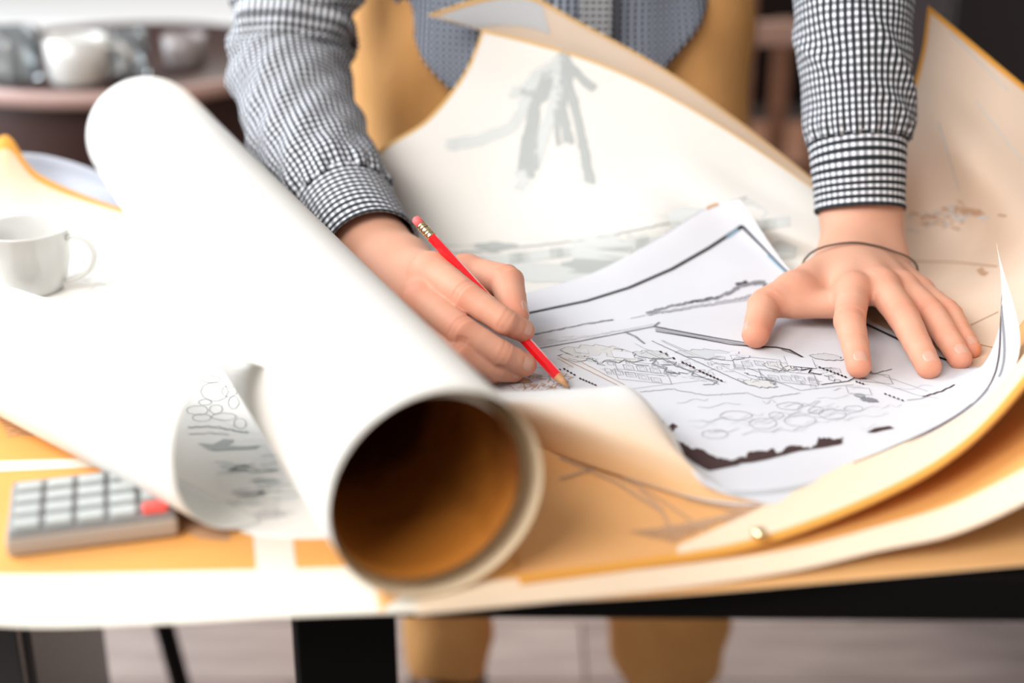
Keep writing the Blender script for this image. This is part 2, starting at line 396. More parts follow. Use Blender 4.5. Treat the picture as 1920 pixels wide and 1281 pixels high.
# K2 / K2a : centre back white sheets
K2a = Surf([[('Y', 800, 28, 1.305), ('Y', 905, -6, 1.30), ('Y', 990, -10, 1.295), ('Y', 1085, 40, 1.285), ('Y', 1250, 132, 1.265), ('Y', 1400, 238, 1.24), ('Y', 1536, 345, 1.215)],
            [('Y', 925, 75, 1.305), ('Y', 970, 85, 1.30), ('Y', 1020, 100, 1.295), ('Y', 1110, 130, 1.285), ('Y', 1255, 200, 1.265), ('Y', 1400, 300, 1.245), ('Y', 1540, 390, 1.215)],
            [('Y', 935, 180, 1.315), ('Y', 970, 190, 1.31), ('Y', 1020, 200, 1.305), ('Y', 1110, 230, 1.30), ('Y', 1255, 300, 1.28), ('Y', 1400, 350, 1.26), ('Y', 1545, 430, 1.225)],
            [('W', -.02, 1.322, TZ+.001), ('W', .00, 1.322, TZ+.001), ('W', .03, 1.322, TZ+.001), ('W', .08, 1.322, TZ+.001), ('W', .14, 1.315, TZ+.001), ('W', .20, 1.305, TZ+.001), ('W', .27, 1.27, TZ+.001)]])
k2a = sheet('curled_sheet', K2a, M['tan'], M['cream_back'], nu=110); tag(k2a, 'tan-shaded sheet standing up behind the white plant drawing, before the shirt', 'paper sheet')
I = Ink(K2a); rimstrip(I, 'v0', .03); I.quad([(.02, .035), (.38, .035), (.38, .2), (.02, .2)], 'inkp', 20, 6, uv=True); I.build('edge_strip', k2a)
K2 = Surf([[('Y', 905, 55, 1.275), ('Y', 1000, 78, 1.27), ('Y', 1120, 116, 1.258), ('Y', 1250, 176, 1.242), ('Y', 1400, 266, 1.22), ('Y', 1532, 358, 1.195)],
           [('Y', 868, 140, 1.272), ('Y', 980, 170, 1.262), ('Y', 1110, 200, 1.246), ('Y', 1250, 255, 1.226), ('Y', 1400, 340, 1.20), ('Y', 1540, 410, 1.17)],
           [('Y', 797, 226, 1.262), ('Y', 940, 268, 1.245), ('Y', 1090, 300, 1.222), ('Y', 1245, 345, 1.198), ('Y', 1400, 410, 1.165), ('Y', 1545, 460, 1.142)],
           [('Y', 702, 292, 1.252), ('Y', 880, 365, 1.222), ('Y', 1060, 400, 1.19), ('Y', 1235, 430, 1.155), (1400, 470, .010), (1550, 510, .005)],
           [(690, 395, .022), (850, 460, .014), (1040, 488, .008), (1235, 510, .0045), (1400, 530, .0022), (1552, 560, .0016)],
           [(740, 540, .0012), (880, 560, .0012), (1060, 575, .0012), (1240, 590, .0012), (1400, 600, .0012), (1560, 620, .0012)]])
k2 = sheet('curled_sheet', K2, M['cream'], M['cream_back'], nu=120, nv=100); tag(k2, 'large cream-white sheet with a grey plant drawing curling up in the middle', 'paper sheet')
I = Ink(K2); rimstrip(I, 'v0', .012); rimstrip(I, 'u0', .010, b=.7)
# plant drawing
def brush(pts, w0, k, n=5, sp=5):
    for i in range(n):
        o = [(random.gauss(0, sp), random.gauss(0, sp)) for _ in range(2)]
        m_ = len(pts)-1
        I.line([(p[0]+o[0][0]*(1-j/m_)+o[1][0]*j/m_, p[1]+o[0][1]*(1-j/m_)+o[1][1]*j/m_) for j, p in enumerate(pts)], w0, k, jit=1.5, step=9)
brush([(1055, 100), (1062, 130), (1048, 165)], .005, 'wash', 7, 6)
brush([(1060, 110), (1010, 160), (960, 172)], .004, 'wash2', 7, 6)
brush([(1050, 120), (1000, 150), (985, 200), (960, 240), (900, 262), (845, 272)], .005, 'wash2', 9, 5)
brush([(1030, 140), (1000, 200), (990, 260), (985, 330)], .005, 'wash', 7, 7)
brush([(1050, 140), (1030, 220), (1010, 290), (975, 340)], .005, 'wash2', 7, 8)
brush([(1060, 130), (1075, 190), (1090, 260), (1105, 345)], .004, 'wash', 5, 4)
brush([(1070, 120), (1095, 150), (1115, 165)], .004, 'wash', 5, 4)
brush([(1060, 140), (1050, 200), (1060, 260)], .005, 'wash', 6, 7)
brush([(980, 170), (1010, 185), (1040, 150)], .005, 'wash', 6, 6)
# grey landscape band at the bottom
for i in range(26):
    a = i/25; I.quad([(800+a*640, 492-a*62-20*a*a), (840+a*640, 488-a*62-20*a*a), (842+a*640, 505-a*60-20*a*a), (802+a*640, 510-a*60-20*a*a)], 'wash2' if i % 3 else 'wash', 3, 3)
def blob(cx, cy, rx, ry, k, lift=0):
    ps = []
    for j in range(18):
        t = j/18*2*PI; r = random.uniform(.75, 1.15); ps.append((cx+rx*r*math.cos(t), cy+ry*r*math.sin(t)))
    I.poly(ps, k, lift)
for b_ in ((860, 468, 95, 9, 'wash'), (930, 462, 40, 8, 'wash'), (1130, 465, 60, 28, 'wash2'), (1150, 470, 38, 22, 'wash'), (1250, 425, 90, 25, 'wash2'), (1320, 410, 80, 26, 'wash2'), (1110, 500, 60, 18, 'wash'), (1010, 505, 80, 14, 'wash2'), (1400, 400, 40, 22, 'wash2'), (1240, 455, 60, 22, 'wash'), (1050, 520, 90, 10, 'wash2'), (1465, 470, 30, 18, 'wash2')):
    blob(*b_, lift=.0001*random.random())
I.line([(800, 480), (950, 466), (1100, 450), (1250, 420), (1400, 370)], .002, 'wash', jit=1)
I.build('ink_drawing', k2, 'pale grey brushed plant and landscape drawing')

# W : white drawing sheet at left under the cup
W = Surf([[('Y', -60, 360, 1.30), ('Y', 6, 254, 1.295), ('Y', 70, 325, 1.288), ('Y', 200, 382, 1.28), (350, 425, .008), (520, 455, .002)],
          [(-120, 470, .020), (0, 400, .030), (90, 420, .018), (230, 440, .008), (390, 470, .003), (560, 500, .001)],
          [(-150, 600, .001), (0, 560, .001), (140, 540, .001), (300, 550, .001), (470, 560, .001), (640, 580, .001)],
          [(60, 730, .001), (160, 720, .001), (280, 715, .001), (400, 705, .001), (520, 700, .001), (660, 700, .001)],
          [(250, 850, .001), (310, 850, .001), (390, 850, .001), (460, 850, .001), (560, 850, .001), (680, 850, .001)],
          [(330, 945, .001), (380, 965, .001), (430, 988, .001), (490, 1006, .001), (600, 1010, .001), (680, 1000, .001)]])
wsh = sheet('drawing_sheet', W, M['backlit_paint'], M['cream_back'], nu=100, nv=110); tag(wsh, 'white sketch sheet under the cup, its far left corner curling up orange', 'paper sheet')
I = Ink(W); rimstrip(I, 'v0', .035, 'rimd')
I.quad([(0, .03), (.62, .03), (.5, .23), (0, .3)], 'tanp', 30, 10, uv=True) if 'tanp' in M else None
for i in range(70):
    x = random.gauss(230, 60); y = random.gauss(510, 28); I.line([(x, y), (x+random.uniform(-14, 14), y+random.uniform(-5, 5))], .0012, 'wash2', jit=1)
I.line([(280, 598), (350, 606)], .002, 'wash2', jit=1); I.line([(330, 608), (360, 618)], .004, 'shade')
# stones and shore at the front lip
def stone(cx, cy, rx, ry):
    I.line([(cx+rx*math.cos(t/10*2*PI), cy+ry*math.sin(t/10*2*PI)) for t in range(11)], .0006, 'wash', jit=.8)
stone(402, 735, 26, 18); stone(370, 770, 20, 9); stone(405, 768, 12, 9); stone(420, 782, 24, 7); stone(378, 784, 18, 7); stone(438, 755, 10, 12); stone(395, 712, 18, 7); stone(450, 795, 12, 10)
stone(430, 735, 14, 10); stone(385, 755, 12, 6)
I.line([(352, 802), (400, 800), (440, 808), (465, 812)], .0018, 'wash', jit=1.5)
I.line([(352, 815), (390, 812), (430, 815)], .0015, 'shade', jit=1.5)
I.poly([(370, 832), (400, 834), (420, 824), (440, 826), (425, 836), (455, 838), (490, 836), (480, 842), (440, 844), (400, 846), (388, 842)], 'wash')
for i in range(26):
    x = random.uniform(395, 520); y = 850+random.random()*110; I.line([(x, y), (x+random.uniform(20, 60), y+random.uniform(-6, 3))], .0016, 'wash2', jit=1.5)
blob(470, 925, 34, 9, 'shade'); blob(505, 965, 30, 9, 'shade'); blob(500, 905, 30, 7, 'wash2'); blob(440, 875, 30, 5, 'wash2')
I.build('ink_drawing', wsh, 'grey sketch of stones and a shoreline')
# pale sheet behind it
PB = Surf([[('Y', 20, 285, 1.335), ('Y', 90, 292, 1.335), ('Y', 175, 318, 1.33), ('Y', 260, 365, 1.325), ('Y', 340, 400, 1.32)],
           [('Y', 20, 335, 1.325), ('Y', 90, 342, 1.325), ('Y', 175, 362, 1.32), ('Y', 260, 395, 1.31), ('Y', 340, 420, 1.31)],
           [('Y', 10, 420, 1.24), ('Y', 90, 425, 1.24), ('Y', 175, 430, 1.24), ('Y', 260, 440, 1.24), ('Y', 340, 445, 1.24)]])
for r in PB.G: r[:, 2] = np.maximum(r[:, 2], TZ+.0004)
PB.__init__([[('W', *p) for p in r] for r in PB.G])
M['bluegrey'] = paper('blue_grey_paper', (.55, .58, .66), trans=.05)
tag(sheet('rolled_sheet', PB, M['bluegrey'], M['bluegrey'], nu=50, nv=30), 'pale blue-grey sheet edge behind the orange curled corner at far left', 'paper sheet')

# ------------------------------------------------------------------ white plan
PL = Surf([[(870, 578, .005), (1000, 546, .007), (1120, 508, .016), (1240, 443, .036), (1320, 392, .055), (1388, 374, .066)],
           [(880, 610, .004), (1010, 590, .0045), (1150, 560, .008), (1290, 510, .018), (1400, 460, .032), (1492, 518, .020)],
           [(890, 650, .004), (1030, 635, .004), (1180, 615, .0045), (1340, 588, .006), (1480, 568, .008), (1620, 596, .006)],
           [(900, 690, .004), (1060, 685, .004), (1230, 670, .004), (1410, 650, .004), (1570, 640, .004), (1750, 652, .005)],
           [(910, 730, .004), (1090, 740, .004), (1290, 740, .004), (1490, 715, .004), (1670, 690, .004), (1838, 688, .006)],
           [(920, 765, .004), (1130, 800, .004), (1340, 815, .004), (1560, 790, .004), (1750, 745, .006), (1874, 662, .022)],
           [(930, 785, .004), (1165, 855, .004), (1390, 885, .004), (1630, 835, .0045), (1822, 745, .015), (1886, 570, .056)],
           [(940, 800, .004), (1200, 905, .004), (1442, 946, .004), (1700, 862, .005), (1906, 680, .036), (1868, 456, .092)]])
pl = sheet('site_plan', PL, M['plan'], M['cream_back'], nu=260, nv=260); tag(pl, 'white architectural site plan being drawn on with the red pencil', 'plan')
FL = Surf([[(930, 800, .0038), (1060, 858, .0038), (1200, 905, .0038), (1320, 936, .0038), (1442, 946, .0038)],
           [(912, 782, .018), (1045, 825, .017), (1183, 866, .016), (1298, 903, .012), (1400, 937, .0065)],
           [(910, 766, .033), (1035, 790, .032), (1158, 818, .030), (1262, 850, .025), (1350, 924, .009)],
           [(915, 755, .041), (1030, 765, .040), (1130, 778, .038), (1222, 792, .034), (1314, 905, .0140)],
           [(920, 747, .044), (1030, 748, .043), (1122, 748, .041), (1204, 752, .0375), (1288, 865, .0190)],
           [(922, 739, .043), (1032, 737, .042), (1122, 733, .040), (1190, 733, .0370), (1264, 815, .0240)],
           [(930, 735, .038), (1035, 731, .037), (1122, 727, .035), (1184, 728, .0330), (1240, 785, .0235)]])
gu, gv = np.meshgrid(np.linspace(0, 1, 60), np.linspace(0, 1, 50)); PP = FL(gu, gv).reshape(-1, 3)
fo = mesh_from('curled_corner', PP, [(j*60+i, j*60+i+1, (j+1)*60+i+1, (j+1)*60+i) for j in range(49) for i in range(59)], [M['flap'], M['plan']], pl, uvs=np.stack([gu.ravel(), gv.ravel()], 1))
md = fo.modifiers.new('thickness', 'SOLIDIFY'); md.thickness = .0003; md.offset = -1; md.material_offset = 1
fo['label'] = 'curled front corner showing the underside with painted tan shading'

# ------------------------------------------------------------------ roll A
def tube_sheet(name, A, B, rfun, th0, th1, mats, s0f=None, s1f=None, nth=150, ns=40, thick=.0005, parent=None):
    A = np.array(A, float); B = np.array(B, float); d = B-A; L = np.linalg.norm(d); d /= L
    up = np.array([0, 0, 1.]); side = np.cross(d, up); side /= np.linalg.norm(side); up = np.cross(side, d)
    V = []; Fc = []; UV = []
    for i in range(nth):
        t = th0+(th1-th0)*i/(nth-1)
        a = s0f(t) if s0f else 0; b = s1f(t) if s1f else 1
        for j in range(ns):
            s = a+(b-a)*j/(ns-1); r = rfun(t, s)
            V.append(A+d*L*s+(side*math.cos(t)+up*math.sin(t))*r); UV.append((t*.057, s*L))
    for i in range(nth-1):
        for j in range(ns-1): Fc.append((i*ns+j, i*ns+j+1, (i+1)*ns+j+1, (i+1)*ns+j))
    o = mesh_from(name, V, Fc, mats, parent, uvs=UV)
    md = o.modifiers.new('thickness', 'SOLIDIFY'); md.thickness = thick; md.offset = -1; md.material_offset = 1; md.material_offset_rim = 1
    return o
RA = .0572
A0 = np.array([-.0394, .639, TZ+RA+.0038]); A1 = np.array([-.3596, 1.372, TZ+RA+.0038])
# direction goes away from camera; side = cross(d, up) -> to the right
rollA = tag(empty('paper_roll', (A0[0], A0[1], TZ)), 'big white paper roll with dark orange inside, open end toward the camera', 'paper roll')
off = np.array([-.0038, -.0017, .0040])
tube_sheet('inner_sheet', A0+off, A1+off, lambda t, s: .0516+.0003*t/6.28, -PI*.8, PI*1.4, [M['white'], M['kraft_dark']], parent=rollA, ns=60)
def rw(t, s): return .0584+.0014*math.cos(t+.3)*(1-.3*s)
tube_sheet('outer_wrap', A0-np.array([-.0010, .0015, 0]), A1, rw, -2.0, -2.0+2*PI+.02, [M['white'], M['cream_back']], parent=rollA, ns=60)
# ------------------------------------------------------------------ roll B
Ba = np.array(PH(455, 838, .049)); Bb = np.array(PH(-60, 626, .041)); Bd = Bb-Ba; Bb = Bb+Bd*.35
rollB = tag(empty('paper_scroll', (Ba[0], Ba[1], TZ)), 'white half-rolled scroll running off the left edge in front of the cup', 'paper roll')
def rB(t, s): return (.0475-.011*s)
def sB(t):
    a = abs(math.atan2(math.sin(t+PI/2), math.cos(t+PI/2)))     # 0 at the bottom
    return -.012*max(0, 1-a/1.4)**1.5+.02*max(0, (a-1.6))
tube_sheet('rolled_sheet', Ba, Bb, rB, .75, PI*1.5+.1, [M['white'], M['cream']], s0f=sB, parent=rollB, nth=120, ns=60)
# ================================================================== implicit-surface bodies
class SDF:
    def __init__(s, lo, hi, vx):
        s.lo = np.array(lo, float); s.vx = vx
        s.n = np.ceil((np.array(hi)-s.lo)/vx).astype(int)+1
        s.D = np.full(s.n, .05, np.float32)
    def grid(s, lo, hi):
        a = np.maximum(((np.array(lo)-s.lo)/s.vx).astype(int), 0); b = np.minimum(np.ceil((np.array(hi)-s.lo)/s.vx).astype(int)+1, s.n)
        ax = [(s.lo[i]+s.vx*np.arange(a[i], b[i])).astype(np.float32) for i in range(3)]
        return tuple(slice(a[i], b[i]) for i in range(3)), ax
    @staticmethod
    def cone(ax, a, b, r1, r2, flat=None, fs=1.):
        X, Y, Z = ax[0][:, None, None], ax[1][None, :, None], ax[2][None, None, :]
        d = b-a; L2 = float(d@d)+1e-12
        t = np.clip(((X-a[0])*d[0]+(Y-a[1])*d[1]+(Z-a[2])*d[2])/L2, 0, 1)
        qx, qy, qz = X-a[0]-t*d[0], Y-a[1]-t*d[1], Z-a[2]-t*d[2]
        q2 = qx*qx+qy*qy+qz*qz
        if flat is not None:
            qn = qx*flat[0]+qy*flat[1]+qz*flat[2]
            q2 = q2+(fs*fs-1)*qn*qn
        return np.sqrt(q2)-(r1+(r2-r1)*t)
    def add(s, prims, k_in=.004, k=.008, near=None, kmin=.001, fall=.4, pad=.012):
        P = [(np.array(p[0], float), np.array(p[1], float), *p[2:]) for p in prims]
        lo = np.min([np.minimum(p[0], p[1])-max(p[2], p[3]) for p in P], 0)-pad; hi = np.max([np.maximum(p[0], p[1])+max(p[2], p[3]) for p in P], 0)+pad
        sl, ax = s.grid(lo, hi); G = None
        for p in P:
            d = s.cone(ax, p[0], p[1], p[2], p[3], *(p[4:] if len(p) > 4 else ()))
            G = d if G is None else s.smin(G, d, k_in)
        kk = k
        if near is not None:
            X, Y, Z = ax[0][:, None, None], ax[1][None, :, None], ax[2][None, None, :]
            dd = np.sqrt((X-near[0])**2+(Y-near[1])**2+(Z-near[2])**2)
            kk = np.clip(k-(dd-.010)*fall, kmin, k)
        s.D[sl] = s.smin(s.D[sl], G, kk)
    @staticmethod
    def smin(a, b, k):
        h = np.clip(.5+.5*(b-a)/k, 0, 1)
        return (b+(a-b)*h-k*h*(1-h)).astype(np.float32)
    def mesh(s, smooth=2):
        D = s.D; I = D < 0
        n = np.array(D.shape)-1
        c = np.zeros(n, np.int8)
        for i in (0, 1):
            for j in (0, 1):
                for k in (0, 1): c += I[i:i+n[0], j:j+n[1], k:k+n[2]]
        act = (c > 0) & (c < 8); idx = np.argwhere(act); vid = np.full(n, -1, np.int32); vid[act] = np.arange(len(idx))
        cor = np.array([(i, j, k) for i in (0, 1) for j in (0, 1) for k in (0, 1)])
        val = np.stack([D[idx[:, 0]+a, idx[:, 1]+b, idx[:, 2]+c_] for a, b, c_ in cor], 1)
        acc = np.zeros((len(idx), 3)); cnt = np.zeros(len(idx))
        for p in range(8):
            for q in range(p+1, 8):
                if abs(cor[p]-cor[q]).sum() != 1: continue
                m_ = (val[:, p] < 0) != (val[:, q] < 0)
                t = np.where(m_, val[:, p]/(val[:, p]-val[:, q]+1e-12), 0)[:, None]
                acc += np.where(m_[:, None], cor[p]+(cor[q]-cor[p])*t, 0); cnt += m_
        V = (idx+acc/cnt[:, None])*s.vx+s.lo
        Q = []
        for a in range(3):
            b, c_ = (a+1) % 3, (a+2) % 3
            sa = [slice(None)]*3; sb = [slice(None)]*3; sa[a] = slice(0, -1); sb[a] = slice(1, None)
            m_ = I[tuple(sa)] != I[tuple(sb)]
            e = np.argwhere(m_); e = e[(e[:, b] > 0) & (e[:, c_] > 0) & (e[:, b] < n[b]) & (e[:, c_] < n[c_])]
            fl_ = I[tuple(sa)][tuple(e.T)]
            def g(db, dc):
                f = e.copy(); f[:, b] -= db; f[:, c_] -= dc; return vid[tuple(f.T)]
            q = np.stack([g(1, 1), g(0, 1), g(0, 0), g(1, 0)], 1)
            q[~fl_] = q[~fl_][:, ::-1]; Q.append(q)
        Q = np.concatenate(Q); Q = Q[(Q >= 0).all(1)]
        e = np.concatenate([Q[:, [0, 1]], Q[:, [1, 2]], Q[:, [2, 3]], Q[:, [3, 0]]])
        for _ in range(smooth):
            S_ = np.zeros_like(V); C_ = np.zeros(len(V))
            for x in range(3):
                S_[:, x] = np.bincount(e[:, 0], V[e[:, 1], x], len(V))+np.bincount(e[:, 1], V[e[:, 0], x], len(V))
            C_ = np.bincount(e[:, 0], minlength=len(V))+np.bincount(e[:, 1], minlength=len(V))
            V = V*.45+.55*S_/np.maximum(C_, 1)[:, None]
        return V, Q
def vnormals(V, Q):
    n = np.cross(V[Q[:, 2]]-V[Q[:, 0]], V[Q[:, 3]]-V[Q[:, 1]]); N = np.zeros_like(V)
    for k in range(4):
        for x in range(3): N[:, x] += np.bincount(Q[:, k], n[:, x], len(V))
    return N/(np.linalg.norm(N, axis=1, keepdims=True)+1e-12)
def finger(J, R, bulge=1.05, waist=.975):
    "J joints base..tip, R radii; returns prims with waists between joints and slightly bulging joints"
    J = [np.array(j) for j in J]; P = []
    for i in range(len(J)-1):
        m_ = (J[i]+J[i+1])/2; rm = (R[i]+R[i+1])/2*waist
        P.append((J[i], m_, R[i], rm)); P.append((m_, J[i+1], rm, R[i+1]))
    return P
def crease(V, N, c, ax, up, r, amp=.0006, wd=.0011, side=.25):
    c = np.array(c); ax = np.array(ax, float); ax /= np.linalg.norm(ax); up = np.array(up, float); up /= np.linalg.norm(up)
    d = V-c; t = d@ax; rad = d-np.outer(t, ax); rl = np.linalg.norm(rad, axis=1)+1e-9
    m_ = (rl < r*1.6) & (abs(t) < .02)
    dn = (rad@up)/rl
    amt = amp*np.exp(-(t/wd)**2)*np.clip((dn-side)/(1-side)*2, 0, 1)*m_
    V -= N*amt[:, None]
def nailmesh(c, ax, up, r, ln, wd):
    "curved nail plate lying on the back of a fingertip"
    c = np.array(c, float); ax = np.array(ax, float); ax /= np.linalg.norm(ax)
    up = np.array(up, float); up -= ax*(up@ax); up /= np.linalg.norm(up); sd = np.cross(ax, up)
    V = []; Fc = []; n, k = 13, 11
    for i in range(n):
        a = -1+2*i/(n-1)
        for j in range(k):
            b = -1+2*j/(k-1)
            # superellipse footprint
            w_ = wd/2*(1-.16*max(0, -a)**3)*math.sqrt(max(0, 1-abs(a)**(2.6 if a < 0 else 5)))
            th = b*w_/r
            lift = r*(1.0-.12*max(0, a)**2)+(.00025 if abs(b) < .95 and abs(a) < .98 else -.0006)
            V.append(c+ax*a*ln/2+(up*math.cos(th)+sd*math.sin(th))*lift)
    for i in range(n-1):
        for j in range(k-1): Fc.append((i*k+j, i*k+j+1, (i+1)*k+j+1, (i+1)*k+j))
    return V, Fc
NAILS = []; CREASES = []; FLUSH = []
UP = np.array([0, -.35, 1.])
def hand_finger(s, J, R, ups, near=True, k=.009, kmin=.0012, crs=True, fall=.4):
    s.add(finger(J, [r*1.06+.0001 for r in R]), k_in=.0012, k=k, near=J[0] if near else None, kmin=kmin, fall=fall)
    if crs:
        for i in range(1, len(J)-1):
            ax = np.array(J[i+1])-np.array(J[i-1]); up = ups
            for o_ in (-.0022, 0, .0022): CREASES.append((np.array(J[i])+ax/np.linalg.norm(ax)*o_, ax, up, R[i], .0010 if i == 1 else .0007))
            FLUSH.append((J[i], R[i]*1.3, .8 if i == 1 else .5))
    FLUSH.append((J[-1], R[-1]*1.5, .9)); FLUSH.append((J[0], R[0]*1.3, .7))
# ---------------------------------------------------------------- left hand (flat on the plan)
def left_hand():
    s = SDF((.145, .885, TZ-.002), (.36, 1.20, TZ+.135), .0011)
    W1 = PH(1585, 478, .034); W2 = PH(1648, 480, .031)
    MC = {'i': PH(1600, 545, .0375), 'm': PH(1652, 537, .0385), 'r': PH(1692, 541, .0325), 'p': PH(1722, 548, .0225)}
    WI, WM, WR, WP = PH(1582, 490, .034), PH(1606, 488, .036), PH(1630, 489, .033), PH(1652, 492, .028)
    fl = np.array([0, 0, 1.])
    pr = [(WI, MC['i'], .0165, .0118), (WM, MC['m'], .0165, .0122), (WR, MC['r'], .0160, .0112), (WP, MC['p'], .0155, .0105),
          ((WM+MC['m'])/2+[0, 0, -.014], (WR+MC['r'])/2+[0, 0, -.012], .013, .012),
          (WP+[.002, -.01, -.012], MC['p']+[0, .01, -.006], .012, .010)]
    s.add(pr, k_in=.012, k=.01)
    # forearm
    A_ = PY(1614, 397, 1.122); B_ = PY(1610, 300, 1.145)
    s.add([(W1, W2, .0215, .0205), ((W1+W2)/2+[0, .004, .002], A_, .0255, .0290), (A_, B_, .0290, .0315),
           (W1+[0.002, 0, 0], A_+[-.012, 0, 0], .019, .018), (W2, A_+[.012, 0, 0], .019, .018)], k_in=.012, k=.014)
    # thumb
    T = [PH(1548, 520, .030), PH(1488, 548, .0275), PH(1433, 572, .0235), PH(1417, 627, .0145)]
    s.add([(PH(1575, 500, .030), T[1], .019, .0145), (PH(1590, 530, .022), T[1]+[.012, 0, -.002], .014, .0115)], k_in=.01, k=.012)
    hand_finger(s, T[1:], [.0142, .0118, .0096], (-.55, -.6, .8), k=.010, kmin=.003)
    # web between thumb and index
    s.add([(PH(1500, 575, .022), PH(1590, 575, .024), .0085, .0095)], k=.014)
    fi = [(MC['i'], PH(1593, 602, .0285), PH(1603, 646, .0205), PH(1610, 686, .0128)),
          (MC['m'], PH(1694, 594, .0295), PH(1719, 643, .0215), PH(1741, 687, .0128)),
          (MC['r'], PH(1745, 586, .0265), PH(1777, 634, .0195), PH(1800, 672, .0120)),
          (MC['p'], PH(1781, 588, .0215), PH(1802, 626, .0165), PH(1820, 654, .0112))]
    rr = [(.0118, .0108, .0091, .0082), (.0120, .0108, .0093, .0084), (.0110, .0100, .0086, .0079), (.0102, .0088, .0077, .0070)]
    for J, R in zip(fi, rr): hand_finger(s, J, R, UP)
    for J, R, ln in ((fi[0], rr[0], .0105), (fi[1], rr[1], .0105), (fi[2], rr[2], .0098), (fi[3], rr[3], .009)):
        ax = J[3]-J[2]; ax /= np.linalg.norm(ax); c = J[3]-ax*.0016
        NAILS.append(nailmesh(c, ax, UP, R[3]*1.075, ln, R[3]*1.45))
    ax = T[3]-T[2]; ax /= np.linalg.norm(ax); NAILS.append(nailmesh(T[3]-ax*.001, ax, (-1, -.1, .35), .0103, .012, .0135))
    # extensor tendons
    return s
# ---------------------------------------------------------------- right hand (holding the pencil)
def right_hand():
    s = SDF((-.20, .86, TZ-.002), (.02, 1.235, TZ+.13), .0011)
    I_ = [PD(808, 512, 1.030), PD(874, 556, .993), PD(946, 603, .980), PD(981, 620, .992)]
    M_ = [PD(792, 565, 1.018), PD(866, 622, .975), PD(940, 664, .972), PD(984, 684, .985)]
    R_ = [PD(792, 610, 1.015), PD(862, 668, .972), PD(925, 692, .978), PD(962, 697, .990)]
    P_ = [PD(792, 640, 1.012), PD(845, 690, .985), PD(895, 700, .985), PD(925, 702, .990)]
    W1 = PD(757, 500, 1.105); W2 = PD(720, 522, 1.098)
    pr = [(W1, I_[0], .0175, .0145), ((W1+W2)/2, M_[0], .018, .0135), (W2+[0, 0, .004], R_[0], .0165, .012), (W2, P_[0], .016, .011)]
    s.add(pr, k_in=.014, k=.01)
    A_ = PD(694, 470, 1.135); B_ = PD(655, 405, 1.175)
    s.add([(W1, W2, .0185, .020), ((W1+W2)/2, A_, .0255, .030), (A_, B_, .030, .033), (W1, A_+[.008, 0, 0.002], .018, .019)], k_in=.014, k=.014)
    # thumb
    T = [PD(874, 514, 1.075), PD(951, 528, 1.052), PD(965, 592, 1.022)]
    s.add([(PD(786, 522, 1.085), T[0], .0145, .0136), (PD(815, 540, 1.05), T[0]+[-.004, -.006, -.008], .016, .010)], k_in=.012, k=.012)
    hand_finger(s, T, [.0135, .0118, .0098], (.6, .1, .8), k=.010, kmin=.0015, fall=.5)
    up1 = (.15, -.75, .65)
    hand_finger(s, I_, [.0142, .0103, .0088, .0076], up1, kmin=.0008, fall=.7)
    hand_finger(s, M_, [.0135, .0102, .0088, .0078], up1, kmin=.0008, fall=.7)
    hand_finger(s, R_, [.0120, .0096, .0082, .0072], up1, kmin=.0008, fall=.7)
    hand_finger(s, P_, [.0110, .0088, .0074, .0066], up1, kmin=.0008, fall=.7, crs=False)
    for J, r, ln, u in ((I_, .0082, .0110, (.05, -.8, .6)), (M_, .0084, .0110, (.0, -.85, .55)), (R_, .0078, .0095, (.0, -.9, .4))):
        ax = J[3]-J[2]; ax /= np.linalg.norm(ax); NAILS.append(nailmesh(J[3]-ax*.0028, ax, u, r, ln, r*1.45))
    ax = T[2]-T[1]; ax /= np.linalg.norm(ax); NAILS.append(nailmesh(T[2]-ax*.0015, ax, (.9, -.6, .35), .0105, .012, .0130))
    return s
allV, allQ = [], []; base = 0
for fn in (left_hand, right_hand):
    CREASES.clear(); s = fn(); V, Q = s.mesh(2); N = vnormals(V, Q)
    for c, ax, up, r, amp in CREASES: crease(V, N, c, ax, up, r, amp)
    allV.append(V); allQ.append(Q+base); base += len(V)
nh = base
# ---------------------------------------------------------------- rest of the body, under the clothes
EL_R = np.array(PD(547, 118, 1.315)); SH_R = np.array([-.165, 1.40, 1.33])
EL_L = np.array([.275, 1.225, 1.04]); SH_L = np.array([.235, 1.38, 1.34])
WR_R = PD(680, 450, 1.145); WR_L = PY(1611, 330, 1.135)
s = SDF((-.32, 1.0, 0.0), (.42, 1.72, 1.74), .009)
H1, H2 = np.array([-.055, 1.47, .88]), np.array([.125, 1.47, .88]); K1, K2_ = np.array([-.065, 1.44, .48]), np.array([.175, 1.44, .48]); F1, F2 = np.array([-.082, 1.52, .09]), np.array([.198, 1.52, .09])
CH = np.array([.035, 1.42, 1.22]); PV = np.array([.035, 1.47, .93])
s.add([(PV+[-.07, 0, 0], PV+[.07, 0, 0], .085, .085), (PV, CH, .085, .09), (CH+[-.07, 0, .02], CH+[.07, 0, .02], .085, .085), (SH_R+[.03, 0, 0], SH_L+[-.03, 0, 0], .045, .045)], k_in=.06, k=.03, pad=.05)
NK = np.array([.035, 1.33, 1.44]); HD = np.array([.035, 1.24, 1.56])
s.add([(CH+[0, -.03, .12], NK, .062, .056), (NK, HD+[0, .03, -.04], .056, .055)], k_in=.03, k=.04, pad=.05)
hf = np.array([0, -.82, -.57]); hu = np.array([0, -.57, .82])      # face looks forward and down
s.add([(HD+hu*.03, HD+hu*.035+hf*.01, .083, .08), (HD-hu*.05+hf*.035, HD-hu*.03+hf*.03, .055, .062)], k_in=.05, k=.02, pad=.04)
s.add([(HD+hf*.085+hu*.012, HD+hf*.112-hu*.018, .008, .013)], k=.012)                 # nose
s.add([(HD+hf*.086-hu*.048+np.array([-.016, 0, 0]), HD+hf*.086-hu*.048+np.array([.016, 0, 0]), .009, .009)], k=.008)  # lips
